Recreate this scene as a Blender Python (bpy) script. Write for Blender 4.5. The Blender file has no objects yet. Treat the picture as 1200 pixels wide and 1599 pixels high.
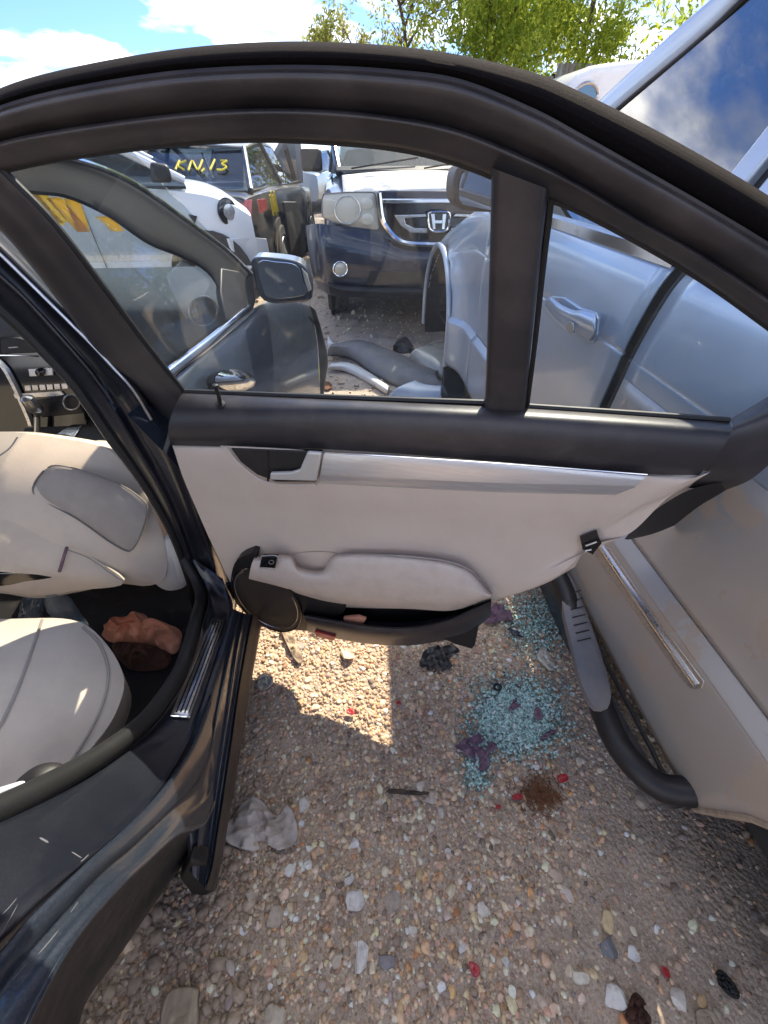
import bpy, bmesh, math, random
import numpy as np
from mathutils import Vector, Matrix, noise as mnoise
random.seed(7); RNG = np.random.default_rng(11)
R = math.radians
scene = bpy.context.scene
COL = scene.collection

# ---------------------------------------------------------------- camera
FPX, PW, PH = 600.0, 1200.0, 1599.0          # focal length and frame in photo pixels
PITCH, YAW, CAMH = R(43.0), R(4.88), 1.36
cam_d = bpy.data.cameras.new('camera'); cam = bpy.data.objects.new('camera', cam_d); COL.objects.link(cam)
cam.location = (0, 0, CAMH); cam.rotation_euler = (R(90) - PITCH, 0, -YAW)
cam_d.sensor_fit = 'VERTICAL'; cam_d.sensor_height = 36; cam_d.lens = 36 * FPX / PH
cam_d.clip_start = 0.02; cam_d.clip_end = 900
scene.camera = cam

# ---------------------------------------------------------------- light
SUN_EL, SUN_AZ = R(42), R(28.5)                # azimuth measured from +Y towards +X
sd = np.array([math.sin(SUN_AZ)*math.cos(SUN_EL), math.cos(SUN_AZ)*math.cos(SUN_EL), math.sin(SUN_EL)])
sun_d = bpy.data.lights.new('sun', 'SUN'); sun = bpy.data.objects.new('sun', sun_d); COL.objects.link(sun)
sun_d.energy = 2.75; sun_d.angle = R(0.5); sun_d.color = (1.0, 0.84, 0.63)
sun.rotation_euler = Vector((-sd[0], -sd[1], -sd[2])).to_track_quat('-Z', 'Y').to_euler()
sun.location = (4, 8, 12)

world = bpy.data.worlds.new('World'); scene.world = world; world.use_nodes = True
nt = world.node_tree; nt.nodes.clear()
def N(tree, t, **kw):
    n = tree.nodes.new(t)
    for k, v in kw.items(): setattr(n, k, v)
    return n
w_out = N(nt, 'ShaderNodeOutputWorld'); w_bg = N(nt, 'ShaderNodeBackground')
sky = N(nt, 'ShaderNodeTexSky', sky_type='NISHITA'); sky.sun_disc = False
sky.sun_elevation = SUN_EL; sky.sun_rotation = SUN_AZ; sky.air_density = 1.0; sky.dust_density = 0.3; sky.ozone_density = 2.5
w_tc = N(nt, 'ShaderNodeTexCoord'); w_sep = N(nt, 'ShaderNodeSeparateXYZ')
w_add = N(nt, 'ShaderNodeMath', operation='ADD'); w_add.inputs[1].default_value = 0.22
w_div = N(nt, 'ShaderNodeVectorMath', operation='DIVIDE'); w_cmb = N(nt, 'ShaderNodeCombineXYZ')
w_abs = N(nt, 'ShaderNodeMath', operation='MAXIMUM'); w_abs.inputs[1].default_value = 0.0
w_noise = N(nt, 'ShaderNodeTexNoise'); w_noise.inputs['Scale'].default_value = 1.35
w_noise.inputs['Detail'].default_value = 9; w_noise.inputs['Roughness'].default_value = 0.56
w_ramp = N(nt, 'ShaderNodeValToRGB'); w_ramp.color_ramp.elements[0].position = 0.46; w_ramp.color_ramp.elements[1].position = 0.61
w_map = N(nt, 'ShaderNodeMapping'); w_map.inputs['Location'].default_value = (4.2, 3.1, 2.7)
w_noise2 = N(nt, 'ShaderNodeTexNoise'); w_noise2.inputs['Scale'].default_value = 3.1; w_noise2.inputs['Detail'].default_value = 6
w_cr = N(nt, 'ShaderNodeValToRGB')
w_cr.color_ramp.elements[0].position = 0.35; w_cr.color_ramp.elements[0].color = (2.2, 2.3, 2.45, 1)
w_cr.color_ramp.elements[1].position = 0.62; w_cr.color_ramp.elements[1].color = (9.6, 9.3, 8.9, 1)
w_mix = N(nt, 'ShaderNodeMixRGB'); w_dim = N(nt, 'ShaderNodeMixRGB', blend_type='MULTIPLY'); w_dim.inputs['Fac'].default_value = 1; w_dim.inputs['Color2'].default_value = (.25, .325, .50, 1)
L = nt.links.new
L(w_tc.outputs['Generated'], w_sep.inputs[0]); L(w_sep.outputs['Z'], w_abs.inputs[0]); L(w_abs.outputs[0], w_add.inputs[0])
for k in 'XYZ': L(w_add.outputs[0], w_cmb.inputs[k])
L(w_tc.outputs['Generated'], w_div.inputs[0]); L(w_cmb.outputs[0], w_div.inputs[1]); L(w_div.outputs[0], w_map.inputs[0])
L(w_map.outputs[0], w_noise.inputs['Vector']); L(w_map.outputs[0], w_noise2.inputs['Vector'])
L(w_noise.outputs['Fac'], w_ramp.inputs[0]); L(w_noise2.outputs['Fac'], w_cr.inputs[0])
L(w_ramp.outputs['Color'], w_mix.inputs['Fac']); L(sky.outputs[0], w_dim.inputs['Color1']); L(w_dim.outputs[0], w_mix.inputs['Color1']); L(w_cr.outputs['Color'], w_mix.inputs['Color2'])
L(w_mix.outputs[0], w_bg.inputs['Color']); L(w_bg.outputs[0], w_out.inputs[0])
w_bg.inputs['Strength'].default_value = 0.13
scene.view_settings.view_transform = 'Standard'; scene.view_settings.look = 'None'
scene.view_settings.exposure = 1.95; scene.view_settings.gamma = 1.0; scene.view_settings.use_curve_mapping = False
scene.cycles.max_bounces = 10; scene.cycles.transparent_max_bounces = 16
scene.cycles.caustics_reflective = False; scene.cycles.caustics_refractive = False

# ---------------------------------------------------------------- photo-ray helpers (a pixel and a real plane give a 3D point)
_F = np.array([math.sin(YAW)*math.cos(PITCH), math.cos(YAW)*math.cos(PITCH), -math.sin(PITCH)])
_R = np.array([math.cos(YAW), -math.sin(YAW), 0.0]); _U = np.cross(_R, _F); _C = np.array([0, 0, CAMH])
def ray(p): return (_F*FPX + _R*(p[0]-600) + _U*(PH/2-p[1]))/FPX
def on(pl, p, off=0.0):
    n, d = pl; r = ray(p); return _C + r*((d + off - n @ _C)/(n @ r))
def plane(n, pt):
    n = np.array(n, float); n /= np.linalg.norm(n); return (n, float(n @ np.array(pt, float)))
def PX(x): return plane((1, 0, 0), (x, 0, 0))
def PY(y): return plane((0, -1, 0), (0, y, 0))
def PZ(z): return plane((0, 0, 1), (0, 0, z))
def pix(P):
    v = np.array(P) - _C; return 600 + FPX*(v @ _R)/(v @ _F), PH/2 - FPX*(v @ _U)/(v @ _F)

# ---------------------------------------------------------------- materials
MATS = {}
def M(name, col, rough=0.5, metal=0.0, coat=0.0, spec=0.5, col2=None, scale=12, lo=0.4, hi=0.65,
      bump=0.0, bscale=250, dust=None, trans=0.0, alpha=None, vcol=False, stretch=None, coatr=0.06, sheen=0.0, tanz=None):
    m = bpy.data.materials.new(name); m.use_nodes = True; t = m.node_tree; b = t.nodes['Principled BSDF']
    b.inputs['Roughness'].default_value = rough; b.inputs['Metallic'].default_value = metal
    b.inputs['Coat Weight'].default_value = coat; b.inputs['Coat Roughness'].default_value = coatr
    b.inputs['Specular IOR Level'].default_value = spec; b.inputs['Transmission Weight'].default_value = trans
    b.inputs['Sheen Weight'].default_value = sheen
    tc = N(t, 'ShaderNodeTexCoord'); vec = tc.outputs['Object']
    if stretch:
        mp = N(t, 'ShaderNodeMapping'); mp.inputs['Scale'].default_value = stretch; t.links.new(vec, mp.inputs[0]); vec = mp.outputs[0]
    rgb = N(t, 'ShaderNodeRGB'); rgb.outputs[0].default_value = (*col, 1); c = rgb.outputs[0]
    def nz(sc, lo, hi, det=6, ro=0.6):
        n = N(t, 'ShaderNodeTexNoise'); n.inputs['Scale'].default_value = sc; n.inputs['Detail'].default_value = det; n.inputs['Roughness'].default_value = ro
        t.links.new(vec, n.inputs['Vector'])
        r = N(t, 'ShaderNodeMapRange'); r.inputs[1].default_value = lo; r.inputs[2].default_value = hi
        t.links.new(n.outputs['Fac'], r.inputs[0]); return r.outputs[0], n.outputs['Fac']
    if vcol:
        a = N(t, 'ShaderNodeAttribute'); a.attribute_name = 'Col'; c = a.outputs['Color']
    if col2:
        f, _ = nz(scale, lo, hi); mx = N(t, 'ShaderNodeMixRGB')
        if vcol: mx.blend_type = 'MULTIPLY'
        t.links.new(f, mx.inputs[0]); t.links.new(c, mx.inputs[1]); mx.inputs[2].default_value = (*col2, 1); c = mx.outputs[0]
    if dust:                                    # (colour, scale, lo, hi, amount)
        f, _ = nz(dust[1], dust[2], dust[3], 9, 0.65)
        if tanz:                               # tan rising towards the bottom: thrown-up dust with ground reflection painted in
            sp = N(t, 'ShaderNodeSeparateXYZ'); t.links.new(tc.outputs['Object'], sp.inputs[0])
            zr = N(t, 'ShaderNodeMapRange'); zr.inputs[1].default_value = tanz[0]; zr.inputs[2].default_value = tanz[1]; zr.inputs[3].default_value = 0; zr.inputs[4].default_value = 1
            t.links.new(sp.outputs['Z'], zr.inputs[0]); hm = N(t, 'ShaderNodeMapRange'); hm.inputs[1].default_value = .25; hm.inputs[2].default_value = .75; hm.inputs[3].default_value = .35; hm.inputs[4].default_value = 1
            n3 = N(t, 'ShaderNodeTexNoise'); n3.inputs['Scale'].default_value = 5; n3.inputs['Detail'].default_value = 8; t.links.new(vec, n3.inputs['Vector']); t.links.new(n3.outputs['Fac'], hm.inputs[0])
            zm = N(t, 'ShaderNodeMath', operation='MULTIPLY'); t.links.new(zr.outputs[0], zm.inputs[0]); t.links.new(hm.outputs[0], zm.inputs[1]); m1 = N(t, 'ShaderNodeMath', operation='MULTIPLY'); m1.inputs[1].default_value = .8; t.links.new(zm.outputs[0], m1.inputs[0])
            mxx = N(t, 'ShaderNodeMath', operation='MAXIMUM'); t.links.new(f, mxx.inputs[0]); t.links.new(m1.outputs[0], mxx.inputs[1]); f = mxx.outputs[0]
        mu = N(t, 'ShaderNodeMath', operation='MULTIPLY'); mu.inputs[1].default_value = dust[4]; t.links.new(f, mu.inputs[0])
        mx = N(t, 'ShaderNodeMixRGB'); t.links.new(mu.outputs[0], mx.inputs[0]); t.links.new(c, mx.inputs[1]); mx.inputs[2].default_value = (*dust[0], 1); c = mx.outputs[0]
        mr = N(t, 'ShaderNodeMapRange'); mr.inputs[3].default_value = rough; mr.inputs[4].default_value = 0.9; t.links.new(mu.outputs[0], mr.inputs[0]); t.links.new(mr.outputs[0], b.inputs['Roughness'])
        if metal > 0:
            mr = N(t, 'ShaderNodeMapRange'); mr.inputs[3].default_value = metal; mr.inputs[4].default_value = 0; t.links.new(mu.outputs[0], mr.inputs[0]); t.links.new(mr.outputs[0], b.inputs['Metallic'])
        if coat > 0:
            mr = N(t, 'ShaderNodeMapRange'); mr.inputs[3].default_value = coat; mr.inputs[4].default_value = 0; t.links.new(mu.outputs[0], mr.inputs[0]); t.links.new(mr.outputs[0], b.inputs['Coat Weight'])
    t.links.new(c, b.inputs['Base Color'])
    if bump:
        _, f = nz(bscale, 0, 1, 4); bp = N(t, 'ShaderNodeBump'); bp.inputs['Strength'].default_value = bump; bp.inputs['Distance'].default_value = 0.004
        t.links.new(f, bp.inputs['Height']); t.links.new(bp.outputs[0], b.inputs['Normal'])
    MATS[name] = m; return m
def glass(name, tint, ior=1.5, rough=0.0, dust_haze_c=None, dust_haze_a=0.0):
    m = bpy.data.materials.new(name); m.use_nodes = True; t = m.node_tree; t.nodes.clear()
    o = N(t, 'ShaderNodeOutputMaterial'); tr = N(t, 'ShaderNodeBsdfTransparent'); gl = N(t, 'ShaderNodeBsdfGlossy'); mx = N(t, 'ShaderNodeMixShader')
    r0 = ((ior-1)/(ior+1))**2                    # Schlick reflectance, the same from both faces of the pane
    ge = N(t, 'ShaderNodeNewGeometry'); dt = N(t, 'ShaderNodeVectorMath', operation='DOT_PRODUCT'); ab = N(t, 'ShaderNodeMath', operation='ABSOLUTE')
    om = N(t, 'ShaderNodeMath', operation='SUBTRACT'); om.inputs[0].default_value = 1; pw = N(t, 'ShaderNodeMath', operation='POWER'); pw.inputs[1].default_value = 5
    fr = N(t, 'ShaderNodeMath', operation='MULTIPLY_ADD'); fr.inputs[1].default_value = 1-r0; fr.inputs[2].default_value = r0
    t.links.new(ge.outputs['Normal'], dt.inputs[0]); t.links.new(ge.outputs['Incoming'], dt.inputs[1]); t.links.new(dt.outputs['Value'], ab.inputs[0]); t.links.new(ab.outputs[0], om.inputs[1]); t.links.new(om.outputs[0], pw.inputs[0]); t.links.new(pw.outputs[0], fr.inputs[0])
    tr.inputs[0].default_value = (*tint, 1); gl.inputs[0].default_value = (1, 1, 1, 1); gl.inputs['Roughness'].default_value = rough
    t.links.new(fr.outputs[0], mx.inputs[0]); t.links.new(tr.outputs[0], mx.inputs[1]); t.links.new(gl.outputs[0], mx.inputs[2])
    out = mx.outputs[0]
    if dust_haze_a:
        df = N(t, 'ShaderNodeBsdfDiffuse'); df.inputs[0].default_value = (*(dust_haze_c or (.4, .38, .35)), 1)
        tc = N(t, 'ShaderNodeTexCoord'); n = N(t, 'ShaderNodeTexNoise'); n.inputs['Scale'].default_value = 9; n.inputs['Detail'].default_value = 8
        t.links.new(tc.outputs['Object'], n.inputs['Vector'])
        r = N(t, 'ShaderNodeMapRange'); r.inputs[1].default_value = .3; r.inputs[2].default_value = .75; r.inputs[3].default_value = 0; r.inputs[4].default_value = dust_haze_a
        t.links.new(n.outputs['Fac'], r.inputs[0]); m2 = N(t, 'ShaderNodeMixShader')
        t.links.new(r.outputs[0], m2.inputs[0]); t.links.new(out, m2.inputs[1]); t.links.new(df.outputs[0], m2.inputs[2]); out = m2.outputs[0]
    t.links.new(out, o.inputs[0]); MATS[name] = m; return m
DUST = (0.33, 0.28, 0.235)
M('paint_dark', (0.022, 0.030, 0.047), 0.36, 0.25, 0.75, coatr=.09, dust=((.26, .27, .29), 320, .45, .75, .12), bump=.008, bscale=300)
M('paint_shut', (0.010, 0.012, 0.020), 0.33, 0.15, 0.6, coatr=.10, col2=(.020, .022, .028), scale=6, lo=.45, hi=.8, dust=((.20, .20, .21), 380, .50, .75, .08), bump=.01, bscale=300)
M('plastic_brown', (0.030, 0.0275, 0.031), 0.38, coat=.12, coatr=.3, spec=.45, bump=.16, bscale=800, dust=((.24, .20, .18), 7, .46, .82, .26))
M('plastic_black', (0.012, 0.011, 0.012), 0.5, bump=.08, bscale=500, dust=((.2, .17, .15), 10, .5, .9, .15))
M('gloss_black', (0.008, 0.008, 0.009), 0.12, coat=.4)
M('rubber_black', (0.011, 0.011, 0.012), 0.55, bump=.12, bscale=500, dust=((.10, .095, .09), 25, .55, .9, .15))
M('fuzzy_seal', (0.007, 0.006, 0.007), 1.0, spec=.12, bump=.8, bscale=1600, col2=(0.02, 0.014, 0.016), scale=420, lo=.5, hi=.8)
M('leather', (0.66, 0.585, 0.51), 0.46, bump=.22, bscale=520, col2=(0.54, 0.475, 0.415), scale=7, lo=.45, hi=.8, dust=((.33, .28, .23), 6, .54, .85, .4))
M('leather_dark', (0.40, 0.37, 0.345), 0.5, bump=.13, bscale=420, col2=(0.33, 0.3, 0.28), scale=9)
M('door_card', (0.68, 0.58, 0.49), 0.5, bump=.22, bscale=620, col2=(0.63, 0.53, 0.445), scale=6, lo=.45, hi=.8, dust=((.40, .31, .23), 9, .55, .85, .22))
M('armrest_vinyl', (0.67, 0.585, 0.51), 0.5, bump=.24, bscale=520, col2=(0.59, 0.51, 0.44), scale=26, lo=.45, hi=.72, dust=((.36, .29, .24), 16, .55, .85, .22))
M('silver_trim', (0.66, 0.655, 0.66), 0.34, 0.55, coat=.2, stretch=(1, 1, 14), col2=(0.58, 0.57, 0.57), scale=14, bump=.03, bscale=90)
M('chrome', (0.78, 0.79, 0.80), 0.10, 1.0, dust=((.4, .36, .32), 18, .55, .9, .35))
M('chrome_dusty', (0.62, 0.61, 0.60), 0.2, 1.0, dust=((.40, .34, .28), 9, .42, .75, .5))
M('satin_metal', (0.62, 0.61, 0.60), 0.28, 0.9, stretch=(1, 12, 1), col2=(0.42, 0.41, 0.40), scale=40, dust=((.3, .27, .24), 20, .5, .9, .3))
M('satin_light', (0.66, 0.63, 0.58), 0.34, 0.35, coat=.3)
M('primer', (0.13, 0.13, 0.14), 0.8)
M('speaker_mesh', (0.022, 0.018, 0.018), 0.6, bump=.5, bscale=1200)
M('trim_matte', (0.010, 0.010, 0.012), 0.75, spec=.2)
M('dash_vinyl', (0.050, 0.056, 0.066), 0.6, bump=.15, bscale=500, dust=((.2, .19, .17), 12, .5, .85, .25))
M('inner_lining', (0.03, 0.03, 0.03), 0.9)
M('carpet', (0.014, 0.013, 0.015), 0.95, bump=.8, bscale=500, col2=(0.05, 0.045, 0.045), scale=20, lo=.55, hi=.85)
M('mirror_glass', (0.62, 0.68, 0.78), 0.03, 1.0)
M('red_plastic', (0.42, 0.02, 0.025), 0.3, coat=.4, dust=((.35, .28, .24), 30, .5, .9, .3))
M('tail_lamp', (0.36, 0.025, 0.03), 0.15, coat=.8, dust=((.35, .3, .27), 14, .45, .85, .4))
M('yellow_paint', (0.72, 0.58, 0.035), 0.6, col2=(0.62, 0.46, 0.05), scale=50)
M('orange_paint', (0.75, 0.42, 0.03), 0.6, col2=(0.72, 0.56, 0.04), scale=30)
M('paint_silver', (0.42, 0.51, 0.63), 0.33, 0.45, 0.7, dust=((.45, .38, .31), 7, .60, .75, .35), tanz=(.86, .5), col2=(0.40, .455, .53), scale=2.2, bump=.012, bscale=14, coatr=.1)
M('paint_silver_low', (0.46, 0.47, 0.475), 0.42, 0.35, 0.5, dust=((.42, .34, .26), 5.5, .555, .575, .85), tanz=(1.15, .2), col2=(0.45, .42, .385), scale=2.6, lo=.35, hi=.6, bump=.02, bscale=18, coatr=.15)  # warm copy for the lower panel: mud patches, plus reflected ground put into colour
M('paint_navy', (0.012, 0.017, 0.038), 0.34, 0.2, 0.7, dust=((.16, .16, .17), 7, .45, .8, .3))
M('paint_hood', (0.16, 0.18, 0.22), 0.55, 0.1, 0.2, dust=((.66, .65, .63), 3.0, .36, .48, .9))
M('paint_white', (0.74, 0.76, 0.77), 0.32, coat=.6, dust=((.42, .36, .3), 4, .55, .85, .4))
M('paint_charcoal', (0.035, 0.037, 0.042), 0.33, .3, .6, dust=((.26, .24, .22), 4, .45, .8, .5))
M('paint_grey', (0.20, 0.20, 0.21), 0.35, .4, .5, dust=((.3, .26, .22), 4, .5, .8, .5))
M('tyre', (0.018, 0.018, 0.018), 0.85, dust=((.2, .17, .14), 10, .4, .8, .6), bump=.4, bscale=80)
M('alloy', (0.55, 0.56, 0.57), 0.35, .8, dust=((.3, .26, .22), 10, .5, .8, .5))
M('lens', (0.54, 0.505, 0.42), 0.16, coat=.7, spec=.6, dust=((.40, .38, .33), 6, .4, .8, .5))
M('lens_haze', (0.58, 0.55, 0.46), 0.3, coat=.5)
M('lens_inner', (0.72, 0.72, 0.70), 0.2, .6, col2=(.5, .5, .48), scale=30)
M('grey_plastic', (0.16, 0.16, 0.17), 0.6, dust=((.33, .29, .25), 8, .4, .75, .6), bump=.1, bscale=60)
M('black_foil', (0.02, 0.02, 0.022), 0.4, bump=.3, bscale=40, dust=((.25, .22, .2), 9, .5, .85, .4))
M('white_plastic', (0.68, 0.68, 0.66), 0.4, dust=((.4, .34, .28), 8, .5, .8, .5))
M('grime', (0.030, 0.027, 0.026), 0.8, bump=.4, bscale=120, col2=(0.060, 0.05, 0.044), scale=40)
M('rag_orange', (0.70, 0.33, 0.21), 0.9, bump=.3, bscale=300, col2=(0.58, 0.25, 0.15), scale=14)
M('rag_brown', (0.085, 0.033, 0.022), 0.9, bump=.5, bscale=120, col2=(0.04, 0.02, 0.015), scale=14)
M('rag_grey', (0.56, 0.50, 0.46), 0.9, bump=.4, bscale=120, col2=(0.42, 0.36, 0.32), scale=22)
M('purple_cloth', (0.16, 0.095, 0.14), 0.85, bump=.4, bscale=150, col2=(0.24, 0.16, 0.2), scale=25)
M('wood_old', (0.42, 0.34, 0.25), 0.85, stretch=(1, .15, 1), col2=(0.28, 0.21, 0.15), scale=60, bump=.4, bscale=60)
M('bark', (0.10, 0.075, 0.055), 0.95, bump=.8, bscale=60, col2=(0.05, .035, .03), scale=16)
M('rust_leaf', (0.20, 0.085, 0.035), 0.9, col2=(0.11, .045, .02), scale=60)
M('fence_metal', (0.42, 0.42, 0.41), 0.5, .4, col2=(.3, .26, .22), scale=3)
M('brown_rubber', (0.050, 0.038, 0.032), 0.6, dust=((.2, .16, .13), 10, .4, .8, .4))
glass('door_glass', (0.90, 0.95, 0.985), ior=1.36, dust_haze_c=(.50, .58, .66), dust_haze_a=.035)  # bluish film also paints streaky reflection haze over the pane
glass('car_glass', (0.84, 0.87, 0.88), ior=1.33, dust_haze_a=.03)
glass('truck_glass', (0.18, 0.20, 0.22), ior=3.0, dust_haze_a=.015)
glass('dark_glass', (0.28, 0.32, 0.36), ior=1.5, dust_haze_c=(.3, .3, .3), dust_haze_a=.06)
glass('bottle_plastic', (0.66, 0.78, 0.90), rough=.08, dust_haze_c=(.6, .68, .75), dust_haze_a=.35)
def leafmat(name, c1, c2):
    m = bpy.data.materials.new(name); m.use_nodes = True; t = m.node_tree; t.nodes.clear()
    o = N(t, 'ShaderNodeOutputMaterial'); d = N(t, 'ShaderNodeBsdfDiffuse'); tr = N(t, 'ShaderNodeBsdfTranslucent'); mx = N(t, 'ShaderNodeMixShader'); mx.inputs[0].default_value = .62
    a = N(t, 'ShaderNodeAttribute'); a.attribute_name = 'Col'
    t.links.new(a.outputs['Color'], d.inputs[0]); t.links.new(a.outputs['Color'], tr.inputs[0])
    t.links.new(d.outputs[0], mx.inputs[1]); t.links.new(tr.outputs[0], mx.inputs[2]); t.links.new(mx.outputs[0], o.inputs[0]); MATS[name] = m
leafmat('leaf', None, None)
M('mark_yellow', (.8, .62, .03), .7)
M('mark_orange', (.85, .60, .03), .7)
for _k in ('mark_yellow', 'mark_orange'):       # marker paint on glass lets daylight through
    _t = MATS[_k].node_tree; _b = _t.nodes['Principled BSDF']; _tr = N(_t, 'ShaderNodeBsdfTranslucent'); _tr.inputs[0].default_value = _b.inputs['Base Color'].links[0].from_node.outputs[0].default_value if _b.inputs['Base Color'].links else (.8, .6, .03, 1)
    _mx = N(_t, 'ShaderNodeMixShader'); _mx.inputs[0].default_value = .7; _t.links.new(_b.outputs[0], _mx.inputs[1]); _t.links.new(_tr.outputs[0], _mx.inputs[2]); _t.links.new(_mx.outputs[0], _t.nodes['Material Output'].inputs[0])
M('stone', (.3, .3, .3), 0.85, vcol=True, col2=(.72, .68, .64), scale=90, lo=.45, hi=.7, bump=.35, bscale=160)
M('glass_crumb', (.3, .5, .47), 0.08, vcol=True, spec=.8, coat=.3)

# ---------------------------------------------------------------- object helpers
def thing(name, label, cat, loc=(0, 0, 0), group=None):
    o = bpy.data.objects.new(name, None); COL.objects.link(o); o.location = loc; o.empty_display_size = .1
    o['label'] = label; o['category'] = cat
    if group: o['group'] = group
    return o
def tag(o, label, cat, group=None):
    o['label'] = label; o['category'] = cat
    if group: o['group'] = group
    return o
def kind(o, k): o['kind'] = k; return o
def catmull(P, t):
    P = np.asarray(P, float); n = len(P)
    if n == 2: return P[0] + (P[1]-P[0])*np.asarray(t)[:, None]
    Q = np.vstack([2*P[0]-P[1], P, 2*P[-1]-P[-2]]); u = np.clip(np.asarray(t)*(n-1), 0, n-1-1e-9); i = u.astype(int); f = (u-i)[:, None]
    a, b, c, d = Q[i], Q[i+1], Q[i+2], Q[i+3]
    return .5*((2*b)+(c-a)*f+(2*a-5*b+4*c-d)*f**2+(3*b-a-3*c+d)*f**3)
def smooth_path(P, n, closed=False, arc=True):
    P = np.asarray(P, float)
    if closed: P = np.vstack([P[-2:], P, P[:3]]); m = len(P); ts = np.linspace(2/(m-1), (m-3)/(m-1), 400)
    else: ts = np.linspace(0, 1, 400)
    C = catmull(P, ts)
    if not arc: return catmull(P, np.linspace(0, 1, n))
    s = np.concatenate([[0], np.cumsum(np.linalg.norm(np.diff(C, axis=0), axis=1))]); q = np.linspace(0, s[-1], n + (1 if closed else 0))
    out = np.stack([np.interp(q, s, C[:, k]) for k in range(P.shape[1])], 1)
    return out[:-1] if closed else out
def lin_path(P, n):
    P = np.asarray(P, float); s = np.concatenate([[0], np.cumsum(np.linalg.norm(np.diff(P, axis=0), axis=1))]); q = np.linspace(0, s[-1], n)
    return np.stack([np.interp(q, s, P[:, k]) for k in range(P.shape[1])], 1)
class MB:
    def __init__(s): s.v = []; s.f = []
    def add(s, V, Fs):
        b = len(s.v); s.v.extend([tuple(map(float, x)) for x in V]); s.f.extend([tuple(b+i for i in f) for f in Fs]); return s
    def grid(s, rows, closed=False, cap=False):
        n = len(rows[0]); m = len(rows); V = [p for r in rows for p in r]; Fs = []
        for i in range(m-1):
            for j in range(n if closed else n-1): Fs.append((i*n+j, i*n+(j+1) % n, (i+1)*n+(j+1) % n, (i+1)*n+j))
        if cap: Fs.append(tuple(range(n))[::-1]); Fs.append(tuple((m-1)*n+j for j in range(n)))
        return s.add(V, Fs)
    def tube(s, path, r, k=8, cap=True):
        path = np.asarray(path, float); m = len(path); rr = np.broadcast_to(np.asarray(r, float), (m,)); rows = []; up = None
        for i in range(m):
            d = path[min(i+1, m-1)]-path[max(i-1, 0)]; d /= (np.linalg.norm(d)+1e-12)
            if up is None: up = np.array([0, 0, 1.]) if abs(d[2]) < .9 else np.array([1., 0, 0])
            a = np.cross(d, up); a /= (np.linalg.norm(a)+1e-12); b = np.cross(a, d); up = b
            rows.append([path[i]+rr[i]*(math.cos(q)*a+math.sin(q)*b) for q in np.linspace(0, 2*math.pi, k, endpoint=False)])
        return s.grid(rows, True, cap)
    def slab(s, pts, vec):
        pts = [np.asarray(p, float) for p in pts]; n = len(pts); vec = np.asarray(vec, float)
        V = pts+[p+vec for p in pts]; Fs = [tuple(range(n)), tuple(range(2*n-1, n-1, -1))]+[((i+1) % n, i, n+i, n+(i+1) % n) for i in range(n)]
        return s.add(V, Fs)
    def box(s, c, sz, rot=None):
        c = np.asarray(c, float); h = np.asarray(sz, float)/2; V = []
        for x in (-1, 1):
            for y in (-1, 1):
                for z in (-1, 1):
                    p = np.array([x, y, z])*h
                    V.append(c+(rot @ p if rot is not None else p))
        return s.add(V, [(0, 1, 3, 2), (4, 6, 7, 5), (0, 4, 5, 1), (2, 3, 7, 6), (0, 2, 6, 4), (1, 5, 7, 3)])
    def dome(s, loop, nrm, h, rings=5, base=0.0, prof=.5):
        loop = np.asarray(loop, float); c = loop.mean(0); nrm = np.asarray(nrm, float); rows = [loop-nrm*base] if base else []
        for i in range(rings+1):
            t = i/rings; k = 1-t
            rows.append(c+(loop-c)*k + nrm*h*(1-k**(1/prof)) if i < rings else None)
        rows = [r for r in rows if r is not None]; n = len(loop); s.grid(rows, True); b = len(s.v)
        s.v.append(tuple(c+nrm*h)); s.f.extend([(b-n+i, b-n+(i+1) % n, b) for i in range(n)]); return s
    def lathe(s, prof, c, axis, k=24):
        axis = np.asarray(axis, float); axis /= np.linalg.norm(axis); a = np.cross(axis, [0, 0, 1.] if abs(axis[2]) < .9 else [1., 0, 0]); a /= np.linalg.norm(a); b = np.cross(axis, a); c = np.asarray(c, float)
        rows = [[c+axis*h+r*(math.cos(q)*a+math.sin(q)*b) for q in np.linspace(0, 2*math.pi, k, endpoint=False)] for r, h in prof]
        return s.grid(rows, True, True)
    def tf(s, Mx):
        A = np.array(Mx); V = np.array(s.v); s.v = [tuple(p) for p in (V @ A[:3, :3].T + A[:3, 3])]; return s
    def build(s, name, mat, parent=None, smooth=True, bevel=0, solid=0, sub=0, seg=2, ang=40, soff=-1):
        me = bpy.data.meshes.new(name); me.from_pydata(s.v, [], s.f); me.update()
        bm = bmesh.new(); bm.from_mesh(me); bmesh.ops.recalc_face_normals(bm, faces=bm.faces); bm.to_mesh(me); bm.free()
        me.materials.append(MATS[mat])
        if smooth:
            me.polygons.foreach_set('use_smooth', [True]*len(me.polygons)); me.set_sharp_from_angle(angle=R(ang))
        o = bpy.data.objects.new(name, me); COL.objects.link(o)
        if solid: md = o.modifiers.new('solid', 'SOLIDIFY'); md.thickness = solid; md.offset = soff
        if sub: md = o.modifiers.new('sub', 'SUBSURF'); md.levels = sub; md.render_levels = sub
        if bevel: md = o.modifiers.new('bevel', 'BEVEL'); md.width = bevel; md.segments = seg; md.limit_method = 'ANGLE'; md.angle_limit = R(35)
        if parent is not None:
            o.parent = parent
            if parent.type == 'EMPTY': o.matrix_parent_inverse = Matrix.Translation(-Vector(parent.location))
        return o
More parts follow.
